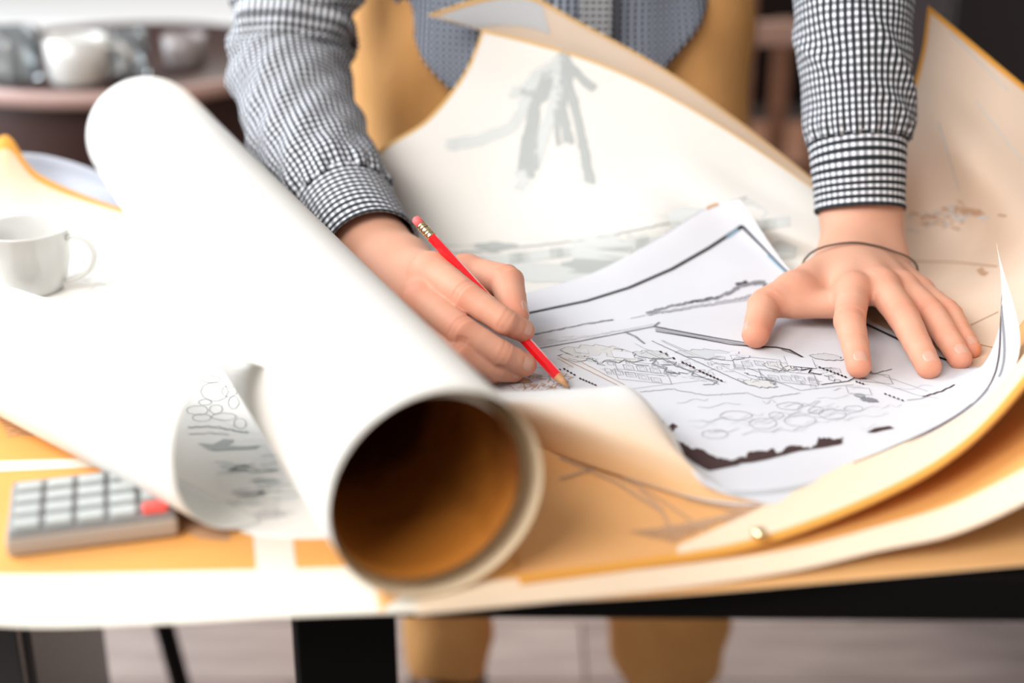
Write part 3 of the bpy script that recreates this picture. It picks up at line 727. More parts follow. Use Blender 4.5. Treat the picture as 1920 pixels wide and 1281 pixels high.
for sx in (-1, 1):
    s.add([(HD+np.array([sx*.082, .02, 0])-hu*.02, HD+np.array([sx*.088, .03, 0])+hu*.025, .009, .014)], k=.006)      # ears
    s.add([(HD+hf*.078+hu*.028+np.array([sx*.014, 0, 0]), HD+hf*.072+hu*.03+np.array([sx*.045, 0, 0]), .012, .010)], k=.012)  # brow
s.add([(SH_R, EL_R, .036, .032), (EL_R, WR_R, .034, .028)], k_in=.015, k=.03, pad=.04)
s.add([(SH_L, EL_L, .036, .036), (EL_L, WR_L, .040, .030)], k_in=.015, k=.03, pad=.04)
for a, b, c in ((H1, K1, F1), (H2, K2_, F2)): s.add([(a, b, .082, .052), (b, c, .052, .036)], k_in=.02, k=.03, pad=.04)
for c in (F1, F2): s.add([(c+[0, .02, -.04], c+[0, -.13, -.06], .032, .024)], k=.03, pad=.04)
V, Q = s.mesh(2); allV.append(V); allQ.append(Q+base)
V = np.concatenate(allV); Q = np.concatenate(allQ)
person = tag(empty('person', (.04, 1.5, 0)), 'person in gingham shirt and ochre trousers leaning over the table, drawing', 'person')
me = bpy.data.meshes.new('body'); me.vertices.add(len(V)); me.vertices.foreach_set('co', V.astype(np.float32).ravel())
me.loops.add(Q.size); me.loops.foreach_set('vertex_index', Q.astype(np.int32).ravel()); me.polygons.add(len(Q))
me.polygons.foreach_set('loop_start', (np.arange(len(Q))*4).astype(np.int32)); me.update(calc_edges=True); me.validate()
fw = np.zeros(len(V))
for c, r, a in FLUSH:
    d = np.linalg.norm(V-np.array(c), axis=1); fw = np.maximum(fw, a*np.exp(-(d/r)**2))
c0 = np.array([.64, .34, .235]); c1 = np.array([.66, .24, .15])
colr = c0[None]*(1-fw[:, None])+c1[None]*fw[:, None]
at = me.color_attributes.new('flush', 'FLOAT_COLOR', 'POINT'); at.data.foreach_set('color', np.concatenate([colr, np.ones((len(V), 1))], 1).astype(np.float32).ravel())
body = link('body', me, M['skin'], person)
for nv, nf in NAILS:
    o = mesh_from('fingernail', nv, nf, M['nail'], person)
# eyes, hair
M['eye'] = mat('eye_white', (.8, .78, .75), rough=.2); M['hair'] = mat('brown_hair', (.05, .028, .015), rough=.6, bump=(120, .6, .004))
for sx in (-1, 1):
    bm = bmesh.new(); bmesh.ops.create_uvsphere(bm, u_segments=16, v_segments=10, radius=.012, matrix=Matrix.Translation(Vector(HD+hf*.079+hu*.012+np.array([sx*.031, 0, 0])))); bm_obj('eye', bm, M['eye'], person, True)
s = SDF((-.09, 1.1, 1.42), (.16, 1.44, 1.74), .006)
s.add([(HD+hu*.045-hf*.012, HD+hu*.04-hf*.03, .089, .088), (HD-hf*.05-hu*.03, HD-hf*.03+hu*.02, .055, .07)], k_in=.04, k=.01, pad=.03)
Vh, Qh = s.mesh(1); mesh_from('hair', Vh, Qh, M['hair'], person)

# ---------------------------------------------------------------- clothing tubes
def crpath(P, n):
    P = np.array(P, float); E = np.concatenate([[2*P[0]-P[1]], P, [2*P[-1]-P[-2]]])
    t = np.linspace(0, len(P)-1, n); i = np.minimum(t.astype(int), len(P)-2); f = t-i; w_ = _w(f)
    return sum(w_[a][:, None]*E[i+a] for a in range(4))
def clothtube(name, pts, m, parent, wr=None, ns=260, nt=220, th=.0012, ref=(0, 1, 0), flat=1.0):
    "pts: (centre xyz, radius); tube with wrinkle displacement wr(s metres, theta, S01)"
    C_ = crpath([np.concatenate([p[0], [p[1]]]) for p in pts], ns); R = C_[:, 3]; C_ = C_[:, :3]
    T = np.gradient(C_, axis=0); T /= np.linalg.norm(T, axis=1, keepdims=True)
    r0 = np.array(ref, float); A_ = []
    for t in T:
        r0 = r0-t*(r0@t); r0 /= np.linalg.norm(r0); A_.append(r0.copy())
    A_ = np.array(A_); B_ = np.cross(T, A_)
    sl = np.concatenate([[0], np.cumsum(np.linalg.norm(np.diff(C_, axis=0), axis=1))])
    th_ = np.linspace(0, 2*PI, nt+1)
    S_, TH = np.meshgrid(sl, th_, indexing='ij'); S01 = S_/sl[-1]
    rr = R[:, None]+(wr(S_, TH+PI, S01) if wr is not None else 0)
    P = C_[:, None]+A_[:, None]*(np.cos(TH)*rr)[..., None]*flat+B_[:, None]*(np.sin(TH)*rr)[..., None]
    Rm = R.mean(); UVs = np.stack([TH*Rm, S_], -1).reshape(-1, 2)
    k = nt+1
    Fc = [(i*k+j, i*k+j+1, (i+1)*k+j+1, (i+1)*k+j) for i in range(ns-1) for j in range(nt)]
    o = mesh_from(name, P.reshape(-1, 3), Fc, m, parent, uvs=UVs)
    md = o.modifiers.new('thickness', 'SOLIDIFY'); md.thickness = th; md.offset = -1
    return o
def ridge(x, w_): return np.exp(-(x/w_)**2)
def wr_right(S, TH, q):      # S metres from cuff seam upwards
    d = .0016*np.sin(TH*3+S*60)*np.sin(S*95+TH*1.3)
    d += .0012*np.sin(TH*7-S*120)
    # gathered pleats at the cuff seam
    d += .0022*np.sin(TH*17)*np.exp(-S/.018)
    d += (.0035*ridge(q-.02, .03))
    # long diagonal folds
    for (s0, t0, sl, a, w_) in ((.05, 4.2, .035, .0035, .30), (.10, 5.0, .03, .003, .28), (.15, 3.9, .05, .004, .33), (.08, 1.0, .04, .003, .3), (.2, 5.6, -.03, .004, .35)):
        d += a*ridge(np.sin((TH-t0-(S-s0)/sl)/2), w_)*ridge(S-s0, .055)
    # compression folds at the elbow
    e = ridge(S-.255, .06); d += e*.0055*np.sin(S*210+np.sin(TH*2+.6)*1.8+np.sin(TH)*1.2)*(0.55+.45*np.sin(TH*1.5+1))
    d += ridge(S-.36, .05)*.003*np.sin(S*150+np.sin(TH*2)*2)
    return d
def wr_left(S, TH, q):
    d = .0010*np.sin(TH*3+S*55)*np.sin(S*80+TH*1.1)+.0018*np.sin(TH*19)*np.exp(-S/.014)
    d += .0028*ridge(q-.015, .02)
    for (s0, t0, sl, a, w_) in ((.05, 5.9, -.030, .0046, .14), (.075, .25, -.05, .0040, .12), (.10, 5.6, -.06, .0038, .13), (.045, .9, -.05, .0022, .13), (.12, .8, .07, .0026, .2)):
        d += a*ridge(np.sin((TH-t0-(S-s0)/sl)/2), w_)*ridge(S-s0, .06)
    return d
# right sleeve
clothtube('sleeve', [(PD(646, 392, 1.178), .0405), (PD(625, 352, 1.198), .044), (PD(592, 292, 1.235), .049), (PD(562, 212, 1.278), .0515), (PD(546, 130, 1.31), .0540), (PD(547, 60, 1.315), .0560), (PD(558, -30, 1.315), .058), ((-.185, 1.36, 1.16), .066), (SH_R+[.0, 0, -.01], .074), (SH_R+[.03, 0, .045], .055), (SH_R+[.07, 0, .06], .035)], M['sleeve'], person, wr_right, ns=420, nt=300)
clothtube('cuff', [(PD(695, 478, 1.128), .0408), (PD(681, 455, 1.140), .0412), (PD(664, 424, 1.158), .0418), (PD(643, 386, 1.180), .0424)], M['cuff'], person, lambda S, TH, q: .0004*np.sin(TH*3)+.0010*(ridge(q-.03, .03)+ridge(q-.97, .03)), ns=80, nt=200)
# left sleeve
clothtube('sleeve', [(PY(1608, 268, 1.145), .0390), (PY(1606, 215, 1.155), .0430), (PY(1603, 130, 1.17), .0452), (PY(1600, 60, 1.183), .0470), (PY(1600, -20, 1.198), .0490), ((.280, 1.222, 1.03), .055), ((.26, 1.30, 1.19), .062), (SH_L+[.0, 0, -.01], .074), (SH_L+[-.03, 0, .045], .055), (SH_L+[-.07, 0, .06], .035)], M['sleeve'], person, wr_left, ns=380, nt=300)
clothtube('cuff', [(PY(1613, 397, 1.120), .0362), (PY(1612, 360, 1.127), .0370), (PY(1610, 310, 1.136), .0385), (PY(1608, 264, 1.146), .0402)], M['cuff'], person, lambda S, TH, q: .0003*np.sin(TH*3+1)+.0008*(ridge(q-.03, .03)+ridge(q-.97, .03)), ns=80, nt=200)
# bracelet
bp = []; LH = allV[0]; bc = np.array([PH(1609, 500, .03)[0], 1.066, TZ+.028]); bm_ = np.array([0, -.25, .968]); bn = np.array([0, .968, .25])
dd = LH-bc; near_ = abs(dd@bn) < .0022; dd = dd[near_]; an_ = np.arctan2(dd@bm_, dd[:, 0]); rd_ = np.hypot(dd@bm_, dd[:, 0])
for i in range(49):
    a = 2*PI*i/48; q = abs(np.angle(np.exp(1j*(an_-a)))) < .14; r_ = rd_[q & (rd_ < .06)].max() if (q & (rd_ < .06)).any() else .03
    bp.append(r_)
bp = [np.mean([bp[(i+k) % 48] for k in (-1, 0, 1)])+.0006 for i in range(49)]
bp = [bc+(np.array([1, 0, 0])*math.cos(2*PI*i/48)+bm_*math.sin(2*PI*i/48))*r_ for i, r_ in enumerate(bp)]
V, Fc = [], []
for i, p in enumerate(bp[:-1]):
    t = bp[(i+1) % 48]-bp[i-1 if i else 47]; t /= np.linalg.norm(t); u = np.cross(t, [0, 1, .2]); u /= np.linalg.norm(u); v = np.cross(t, u)
    for j in range(8): V.append(p+(u*math.cos(j*PI/4)+v*math.sin(j*PI/4))*.0009)
for i in range(48):
    for j in range(8): Fc.append((i*8+j, i*8+(j+1) % 8, ((i+1) % 48)*8+(j+1) % 8, ((i+1) % 48)*8+j))
mesh_from('bracelet', V, Fc, mat('thin_dark_cord', (.10, .07, .05), rough=.6), person)['label'] = 'thin dark cord around the left wrist'
# torso of the shirt
V, Fc, UVs = [], [], []; nt, nz = 160, 90
for j in range(nz):
    q = j/(nz-1)
    for i in range(nt+1):
        a = 2*PI*i/nt; cx, cy = math.sin(a), -math.cos(a)      # a=0 front
        hem = .822+.125*(min(1, abs(cx))/.80)**2.1 if cy < 0 else .86+.105*abs(cx)**2
        z = hem+(1.415-hem)*q
        A_ = .185+.012*math.sin(z*9)+(.03 if z > 1.1 else 0)*(z-1.1)/.2
        if z > 1.30: A_ *= max(.36, 1-((z-1.30)/.125)**2*.62)
        B_ = .150 if z < 1.25 else max(.075, .150-.35*(z-1.25))
        yc = 1.475-.10*max(0, (z-.95))**1.3 if z < 1.25 else 1.475-.0209-.45*(z-1.25)
        f = 1+.02*math.sin(a*11+z*14)+.02*math.sin(a*5-z*31)+.02*(1-q)*math.sin(a*17)
        V.append((.035+cx*A_*f, yc+cy*B_*f, z)); UVs.append((a*.17, z))
for j in range(nz-1):
    for i in range(nt): k = nt+1; Fc.append((j*k+i, j*k+i+1, (j+1)*k+i+1, (j+1)*k+i))
tor = mesh_from('shirt', V, Fc, gingham('gingham_shirt', .12, .35, wh=(.60, .67, .82)), person, uvs=UVs); md = tor.modifiers.new('thickness', 'SOLIDIFY'); md.thickness = .0015
# placket
V, Fc, UVs = [], [], []; zs = [.845+.02*i for i in range(27)]; dx_ = (-.019, -.018, -.012, 0, .012, .018, .019)
for z_ in zs:
    for k_, dx in enumerate(dx_):
        V.append((.075+dx, (1.475-.10*max(0, (z_-.95))**1.3-.150 if z_ < 1.25 else 1.4541-.45*(z_-1.25)-.150+.35*(z_-1.25))-(.0035 if 0 < k_ < 6 else -.004), z_)); UVs.append((dx+.002, z_+.001))
mesh_from('placket', V, [(7*i+j, 7*i+j+1, 7*i+j+8, 7*i+j+7) for i in range(26) for j in range(6)], gingham('gingham_placket', .3, .12), person, uvs=UVs)
# trousers
s = SDF((-.28, 1.25, .06), (.36, 1.66, 1.06), .008)
s.add([((-.045, 1.475, .93), (.115, 1.475, .93), .118, .118, (0, 1, 0), 1.08), ((-.03, 1.475, 1.0), (.10, 1.475, 1.0), .11, .11, (0, 1, 0), 1.1)], k=.02, pad=.06)
for a, b, c, x, r3 in ((H1, K1, F1, -.018, .056), (H2, K2_, F2, .018, .073)):
    s.add([(a+[x, 0, .02], b, .102, .078), (b, c+[0, 0, .02], .078, r3)], k_in=.02, k=.015, pad=.05)
V, Q = s.mesh(2); N = vnormals(V, Q)
d = .004*np.sin(V[:, 2]*38+np.sin(V[:, 0]*30)*2)*np.sin(V[:, 0]*25+V[:, 2]*12)+.003*np.sin(V[:, 2]*75+V[:, 0]*60+V[:, 1]*20)*(V[:, 2] < .35)
V = V+N*d[:, None]
mesh_from('trousers', V, Q, M['trousers'], person)
bm = bmesh.new(); 
s = SDF((-.16, 1.25, 0.0), (.28, 1.66, .16), .005)
for c in (F1, F2): s.add([((c[0], 1.56, .045), (c[0], 1.48, .045), .040, .042), ((c[0], 1.48, .042), (c[0], 1.37, .036), .042, .034), ((c[0], 1.53, .05), (c[0], 1.53, .09), .044, .045)], k_in=.03, k=.001, pad=.03)
s.D = np.maximum(s.D, -(np.arange(s.n[2])*s.vx-.006)[None, None, :].astype(np.float32))
V, Q = s.mesh(1)
for sx, lo_, hi_ in ((0, -1, .06), (1, .06, 1)):
    m_ = (V[Q][:, :, 0].mean(1) > lo_) & (V[Q][:, :, 0].mean(1) < hi_); q = Q[m_]; u_, inv_ = np.unique(q, return_inverse=True)
    mesh_from('shoe', V[u_], inv_.reshape(q.shape), mat('dark_brown_leather', (.03, .012, .008), rough=.4), person)
# ================================================================== pencil
pa = PH(1072, 734, .0052); 
def pend(): return PD(777.5, 409, 1.037)
pb = pend(); pax = pb-pa; PLn = np.linalg.norm(pax); pax /= PLn
pen = tag(empty('pencil', tuple(pa)), 'red hexagonal pencil with pink eraser held in the right hand', 'pencil')
M['red'] = mat('red_lacquer', (.72, .006, .012), rough=.22, coat=.6); M['wood'] = mat('cedar_wood', (.62, .33, .16), rough=.6, noise=(300, (.5, .24, .1), 3, .3, .7))
M['lead'] = mat('graphite', (.05, .05, .055), rough=.35, metal=.3); M['brass'] = mat('brass_ferrule', (.85, .68, .42), rough=.25, metal=1); M['eraser'] = mat('pink_eraser', (.75, .12, .12), rough=.7)
def along(t): return Vector(pa+pax*t)
for nm, a, b, r1, r2, mk, n in (('lead', 0, .0035, .0003, .0008, 'lead', 12), ('sharpened_wood', .0035, .0150, .0008, .0036, 'wood', 24), ('shaft', .0148, PLn-.021, .0038, .0038, 'red', 6), ('eraser', PLn-.0085, PLn, .0034, .0032, 'eraser', 24)):
    bm = bmesh.new(); cyl(bm, along(a), along(b), r1, r2, n)
    if nm == 'eraser': bmesh.ops.bevel(bm, geom=[e for e in bm.edges if all(abs((v.co-along(b)).dot(Vector(pax))) < 1e-5 for v in e.verts)], offset=.0012, segments=3, affect='EDGES')
    bm_obj(nm, bm, M[mk], pen, smooth=(n > 6))
bm = bmesh.new(); t0 = PLn-.021
for i, (a, b, r) in enumerate(((0, .0015, .0038), (.0015, .003, .0035), (.003, .0045, .0038), (.0045, .009, .0036), (.009, .0103, .0038), (.0103, .0113, .0035), (.0113, .0128, .0038))):
    cyl(bm, along(t0+a), along(t0+b), r, r, 28)
bm_obj('ferrule', bm, M['brass'], pen, True)
# ================================================================== cup
M['porcelain'] = mat('white_porcelain', (.62, .62, .60), rough=.15, coat=.2)
cc = PH(62, 540, .0016)
cup = tag(empty('coffee_cup', tuple(cc)), 'white porcelain coffee cup with a loop handle at the left edge', 'cup')
prof = [(0, .003), (.020, .003), (.022, 0), (.0245, .0), (.0255, .004), (.030, .012), (.0335, .025), (.0355, .040), (.0365, .0525), (.0371, .054), (.0362, .0548), (.0350, .0535), (.0338, .040), (.0315, .025), (.027, .011), (.018, .0075), (0, .007)]
prof = [(r*.98, z*.97) for r, z in prof]
o = lathe('bowl', prof, M['porcelain'], cup, 96, tuple(cc))
lathe('coffee', [(0, .030), (.031, .030)], mat('pale_milk_foam', (.62, .60, .57), rough=.3), cup, 64, tuple(cc))
hp = crpath([(.031, 0, .043), (.042, 0, .047), (.052, 0, .042), (.0565, 0, .031), (.051, 0, .019), (.041, 0, .012), (.0295, 0, .0075)], 40); ang = -.12
V, Fc = [], []
for i, p in enumerate(hp):
    t = hp[min(i+1, 39)]-hp[max(i-1, 0)]; t /= np.linalg.norm(t); n_ = np.array([0, 1, 0]); u = np.cross(t, n_)
    for j in range(12):
        a = j*PI/6; q = p+u*math.cos(a)*.0022+n_*math.sin(a)*.0042
        V.append((cc[0]+q[0]*math.cos(ang)-q[1]*math.sin(ang), cc[1]+q[0]*math.sin(ang)+q[1]*math.cos(ang), cc[2]+q[2]))
for i in range(39):
    for j in range(12): Fc.append((i*12+j, i*12+(j+1) % 12, (i+1)*12+(j+1) % 12, (i+1)*12+j))
mesh_from('handle', V, Fc, M['porcelain'], cup)
# ================================================================== calculator
c1 = PH(6, 1003, .017); c2 = PH(332, 962, .017)
ex = c2-c1; ex[2] = 0; cw = np.linalg.norm(ex); ex /= cw; ey = np.array([-ex[1], ex[0], 0])
calc = tag(empty('calculator', (c1[0], c1[1], TZ)), 'grey calculator with pale keys and one red corner key, lying on the orange sheet', 'calculator')
rzc = math.atan2(ex[1], ex[0]); dep = .0665
def cpos(x, y, z): return Vector((c1[0]+ex[0]*x+ey[0]*y, c1[1]+ex[1]*x+ey[1]*y, TZ+.0015+z))
M['cgrey'] = mat('calculator_grey', (.22, .22, .22), rough=.4); M['ckey'] = mat('pale_key', (.44, .46, .45), rough=.4); M['ckeyr'] = mat('red_key', (.80, .09, .07), rough=.4); M['cside'] = mat('calculator_side', (.42, .36, .31), rough=.35)
bm = bmesh.new(); box(bm, cpos(cw/2, dep/2, .0062), (cw, dep, .0115), rzc, .003); bm_obj('casing', bm, M['cside'], calc)
bm = bmesh.new(); box(bm, cpos(cw/2, dep/2, .0128), (cw-.003, dep-.003, .003), rzc, .0012); bm_obj('faceplate', bm, M['cgrey'], calc)
kx = (cw-.006)/5
for r in range(4):
    for c in range(5):
        bm = bmesh.new(); box(bm, cpos(.003+kx*(c+.5), .0085+.0145*r, .0158), (kx*.80, .0090, .0042), rzc, .0012)
        o = bm_obj('key', bm, M['ckeyr'] if (r == 0 and c == 4) else M['ckey'], calc)
        if r == 0 and c == 4: o['label'] = 'red key'
# pin
tp = PH(1424, 1002, .0085)
pin = tag(empty('thumbtack', tuple(tp)), 'small shiny brass thumbtack on the cream sheet margin near the front', 'thumbtack')
lathe('head', [(0, .0042), (.002, .0038), (.0036, .0028), (.0046, .0012), (.005, 0), (0, -.0001)], M['brass'], pin, 24, tuple(tp))
bm = bmesh.new(); cyl(bm, Vector(tp)-Vector((0, 0, .006)), Vector(tp), .0002, .0006, 8); bm_obj('point', bm, M['brass'], pin)

# ================================================================== plan drawing
I = Ink(PL, .0005)
B = I.line
# frame
B([(985, 589), (1100, 565), (1180, 540), (1260, 505), (1330, 465), (1392, 424)], .0030, 'ink')
B([(1392, 424), (1430, 463), (1487, 523)], .0030, 'ink'); B([(1440, 478), (1478, 515)], .0026, 'inkblue'); B([(1362, 446), (1385, 430)], .003, 'inkblue')
B([(1487, 523), (1550, 565), (1620, 607), (1690, 640), (1750, 668), (1800, 684)], .0030, 'ink')
B([(1345, 380), (1325, 392)], .003, 'inkk', jit=1)
B([(1320, 392), (1260, 428), (1200, 460)], .0008, 'inkp', jit=.5)
# tree line 1
random.seed(3)
def ragged(pts, w0, k, amp, step=4, n=1):
    for _ in range(n): B(pts, w0, k, step=step, jit=amp)
ragged([(1212, 588), (1260, 574), (1300, 566), (1345, 560), (1365, 548)], .0012, 'ink2', 2.4, 4, 3)
ragged([(1290, 568), (1320, 563), (1355, 556)], .0018, 'ink', 1.8, 5, 2)
ragged([(1362, 552), (1390, 535), (1430, 530), (1440, 540)], .0026, 'ink2', 3, 5, 3); ragged([(1380, 535), (1400, 528)], .003, 'ink', 2, 5)
ragged([(1215, 590), (1330, 572), (1440, 550)], .0010, 'ink3', 3, 5, 3); B([(1240, 585), (1420, 560)], .0016, 'inkp')
ragged([(1000, 628), (1050, 618), (1100, 608), (1150, 600)], .0009, 'ink2', 1.2, 5, 2)
B([(1182, 598), (1210, 592)], .0006, 'ink2')
for i in range(40):
    x = random.uniform(1005, 1240); y = 646-(x-1005)*.125+random.uniform(-7, 1); B([(x, y), (x+random.uniform(5, 16), y-1.4)], .0004, 'inkp', jit=.6)
# long road lines
B([(1005, 655), (1090, 640), (1160, 626), (1225, 613)], .0012, 'ink2'); B([(1225, 613), (1236, 605)], .0016, 'ink2', jit=.6)
B([(1005, 650), (1225, 609)], .0004, 'ink3')
B([(1229, 617), (1290, 629), (1350, 639), (1402, 647)], .0042, 'ink3'); B([(1226, 613), (1290, 625), (1350, 636), (1405, 645)], .0014, 'ink'); B([(1229, 622), (1300, 634), (1370, 647), (1425, 652)], .0011, 'ink')
B([(1400, 649), (1432, 652)], .0030, 'ink'); B([(1425, 651), (1455, 652), (1480, 657), (1505, 671)], .0020, 'inkb'); B([(1465, 656), (1500, 668)], .0014, 'ink2')
B([(1170, 623), (1190, 631), (1208, 645)], .0018, 'ink2'); B([(1178, 625), (1196, 634)], .0012, 'ink3')
# diagonal street boundaries
for a, b, wd, k in (((1222, 640), (1400, 722), .0008, 'ink2'), ((1240, 638), (1425, 718), .0004, 'ink3'), ((1190, 645), (1330, 715), .0004, 'ink3'), ((1210, 660), (1348, 722), .0006, 'ink2'), ((1050, 670), (1178, 733), .0007, 'inkk'), ((1090, 680), (1170, 722), .0006, 'inkk'), ((1045, 672), (1075, 690), .0006, 'inkk'), ((1140, 735), (1330, 712), .0004, 'ink3'), ((1240, 640), (1300, 668), .0006, 'ink3'), ((1320, 676), (1350, 668), .0005, 'ink3')):
    B([a, b], wd, k, jit=.3)
def dots(x0, y0, x1, y1, n, w=3.6, k='inkb'):
    for i in range(n):
        a = i/(n-1) if n > 1 else 0; x = x0+(x1-x0)*a; y = y0+(y1-y0)*a
        I.quad([(x-w, y-w*.45), (x+w*.2, y-w*.6), (x+w, y+w*.4), (x-w*.2, y+w*.55)], k)
dots(1239, 661, 1249, 665, 2); dots(1263, 673, 1263, 673, 1); dots(1280, 681, 1300, 690, 4); dots(1312, 697, 1352, 715, 7)
dots(1058, 693, 1077, 704, 4, 3, 'inkb'); dots(1088, 711, 1116, 723, 6, 3, 'inkb')
dots(1537, 690, 1585, 708, 8, 3.2, 'ink'); dots(1606, 717, 1618, 721, 3, 3); dots(1660, 740, 1692, 752, 5, 3); dots(1042, 690, 1050, 694, 2, 2.5, 'inkb')
def building(cx, cy, sx, sy, k='shade', houses=True):
    pts = []
    base_ = [(-1, -.35), (-.7, -.7), (-.45, -.62), (-.3, -.95), (0, -.9), (.1, -1.1), (.4, -.9), (.55, -1.0), (.75, -.7), (1, -.4), (.85, -.1), (1.05, .2), (.7, .45), (.5, .3), (.3, .6), (0, .45), (-.2, .65), (-.45, .35), (-.8, .3), (-.85, 0)]
    P = [(cx+x*sx+y*sx*.25, cy+y*sy+x*sy*.2) for x, y in base_]
    I.poly(P, k, -.00012); B(P, .0005, 'ink2', closed=True, jit=.5)
def star(cx, cy, sx, sy):
    P = []
    for i in range(16):
        a = i/16*2*PI; r = 1 if i % 4 in (0, 1) else .5; P.append((cx+math.cos(a)*sx*r, cy+math.sin(a)*sy*r))
    I.poly(P, 'inkw2'); B(P, .0004, 'ink3', closed=True)
M['inkw2'] = M['plan']
def plot(cx, cy, w_, h_, k='ink2', fill=None, sk=.45):
    P = [(cx-w_+h_*-sk, cy-h_-w_*-.0-w_*.18), (cx+w_-h_*sk, cy-h_+w_*.02), (cx+w_+h_*sk, cy+h_+w_*.05), (cx-w_+h_*sk, cy+h_-w_*.15)]
    if fill: I.quad(P, fill, 2, 2, lift=.0001)
    B(P, .00045, k, closed=True, jit=.3)
# building blocks (grey hatched) + white cores
building(1128, 668, 72, 20); star(1128, 672, 26, 10); plot(1168, 668, 20, 6, fill='inkw2'); plot(1090, 660, 12, 4, fill='inkw2')
I.poly([(1048, 670), (1058, 664), (1075, 668), (1095, 662), (1100, 676), (1080, 680), (1060, 674)], 'shade'); B([(1046, 668), (1062, 664), (1076, 669)], .0012, 'ink2', jit=.6)
building(1330, 668, 60, 12, 'inkp'); star(1372, 668, 34, 9)
building(1462, 690, 30, 10); plot(1500, 682, 26, 9, fill='inkw2', k='ink'); plot(1492, 690, 10, 4, k='ink'); B([(1500, 695), (1522, 692), (1516, 700), (1540, 703)], .0012, 'ink', jit=.5)
building(1425, 722, 30, 10); building(1222, 668, 34, 10, 'inkp'); building(1550, 672, 30, 8, 'inkp')
B([(1218, 678), (1238, 672), (1250, 678), (1268, 680), (1262, 686), (1290, 695), (1300, 697), (1296, 704), (1330, 712), (1345, 716), (1336, 722), (1318, 722)], .0009, 'ink2', jit=.8)
B([(1230, 676), (1222, 684), (1250, 690), (1246, 697), (1275, 702)], .0009, 'ink2', jit=.6)
B([(1400, 690), (1425, 700), (1440, 712), (1470, 722), (1500, 733), (1545, 728), (1600, 722)], .0005, 'ink2', jit=.5)
# dwellings
for cx, cy in ((1178, 690), (1203, 693), (1228, 697), (1158, 700), (1182, 704), (1206, 709), (1230, 714), (1400, 684), (1424, 683), (1448, 684), (1450, 710), (1474, 711), (1500, 712), (1385, 690), (1525, 716), (1566, 696)):
    plot(cx, cy, 9, 4.2, k='ink3'); plot(cx, cy, 4.5, 2, k='inkp')
plot(1420, 686, 46, 11, k='ink2'); plot(1478, 712, 52, 10, k='ink2'); plot(1200, 694, 46, 10, k='ink3'); plot(1205, 710, 50, 9, k='ink3')
for i in range(12): # hatch clutter of dark walls
    x = random.uniform(1060, 1560); B([(x, 676+random.uniform(-6, 6)+(x-1060)*.03), (x+random.uniform(6, 26), 680+random.uniform(-4, 5)+(x-1060)*.03)], .0007, 'ink2', jit=.7)
for bx, by, sx_, n_ in ((1075, 668, 1, 9), (1235, 690, 1, 8), (1395, 700, 1, 8), (1545, 705, 1, 6), (1150, 655, 1, 5)):
    x, y = bx, by
    for q in range(n_):
        dx, dy = ((random.uniform(8, 18), random.uniform(1.5, 4)), (random.uniform(-4, 3), random.uniform(-6, 6)))[q % 2]
        B([(x, y), (x+dx, y+dy)], .0006, 'ink' if q % 3 == 0 else 'ink2'); x += dx; y += dy
for i in range(90):
    x = random.uniform(1055, 1620); y = 662+(x-1055)*.075+random.uniform(-10, 34); L_ = random.uniform(5, 20); sgn = random.random() < .6
    B([(x, y), (x+L_, y+L_*(.16 if sgn else -.35))], .00038, random.choice(['ink2', 'ink3', 'ink3', 'inkp']))
for i in range(30):
    x = random.uniform(1130, 1560); y = 672+(x-1130)*.07+random.uniform(-4, 30); plot(x, y, random.uniform(3, 7), random.uniform(1.5, 3), k='ink3')
# right-hand minor details
B([(1540, 722), (1590, 716), (1605, 708), (1625, 712)], .0010, 'inkb', jit=.6); B([(1622, 690), (1636, 700), (1612, 702)], .0012, 'ink2', jit=1); B([(1636, 702), (1672, 693)], .0009, 'ink2', jit=.8)
plot(1640, 712, 30, 8, k='ink2'); plot(1610, 735, 22, 6, k='ink3'); building(1630, 752, 16, 5, 'ink2'); building(1612, 744, 10, 4, 'ink3')
B([(1595, 700), (1660, 722), (1720, 742), (1760, 748)], .0004, 'ink3'); B([(1640, 700), (1740, 735)], .0004, 'ink3')
B([(1730, 745), (1765, 735), (1790, 722)], .0016, 'inkb', jit=1); B([(1700, 752), (1735, 747)], .0006, 'ink2', jit=.6)
# left warm part
for i in range(46):
    x = random.uniform(945, 1060); y = random.uniform(700, 745); B([(x, y), (x+random.uniform(5, 20), y+random.uniform(-3, 5)), (x+random.uniform(3, 14), y+random.uniform(2, 7))], .0006, 'inkk', jit=.6)
building(975, 715, 22, 7, 'inkk'); plot(1010, 700, 20, 8, k='ink3'); plot(1045, 712, 14, 5, k='ink3')
# terrain contours
for i in range(34):
    x = random.uniform(1200, 1700); y = 745+random.random()*75-(x-1200)*.03; n = 7; L_ = random.uniform(25, 90)
    B([(x+L_*j/n, y-L_*j/n*.12+3*math.sin(j*1.3+i)) for j in range(n+1)], .0004, 'inkp' if i % 3 else 'ink3', jit=.8)
for cx, cy, rx, ry in ((1430, 795, 26, 10), (1500, 790, 30, 10), (1560, 778, 26, 9), (1380, 780, 30, 9), (1600, 768, 18, 6), (1480, 762, 24, 7), (1530, 770, 14, 6), (1340, 815, 24, 8), (1455, 780, 14, 6)):
    B([(cx+rx*math.cos(t/14*2*PI), cy+ry*math.sin(t/14*2*PI)) for t in range(15)], .0005, 'ink3', jit=1)
B([(1200, 735), (1260, 730), (1320, 742), (1400, 738), (1430, 748), (1500, 738)], .0007, 'ink3', jit=1.2)
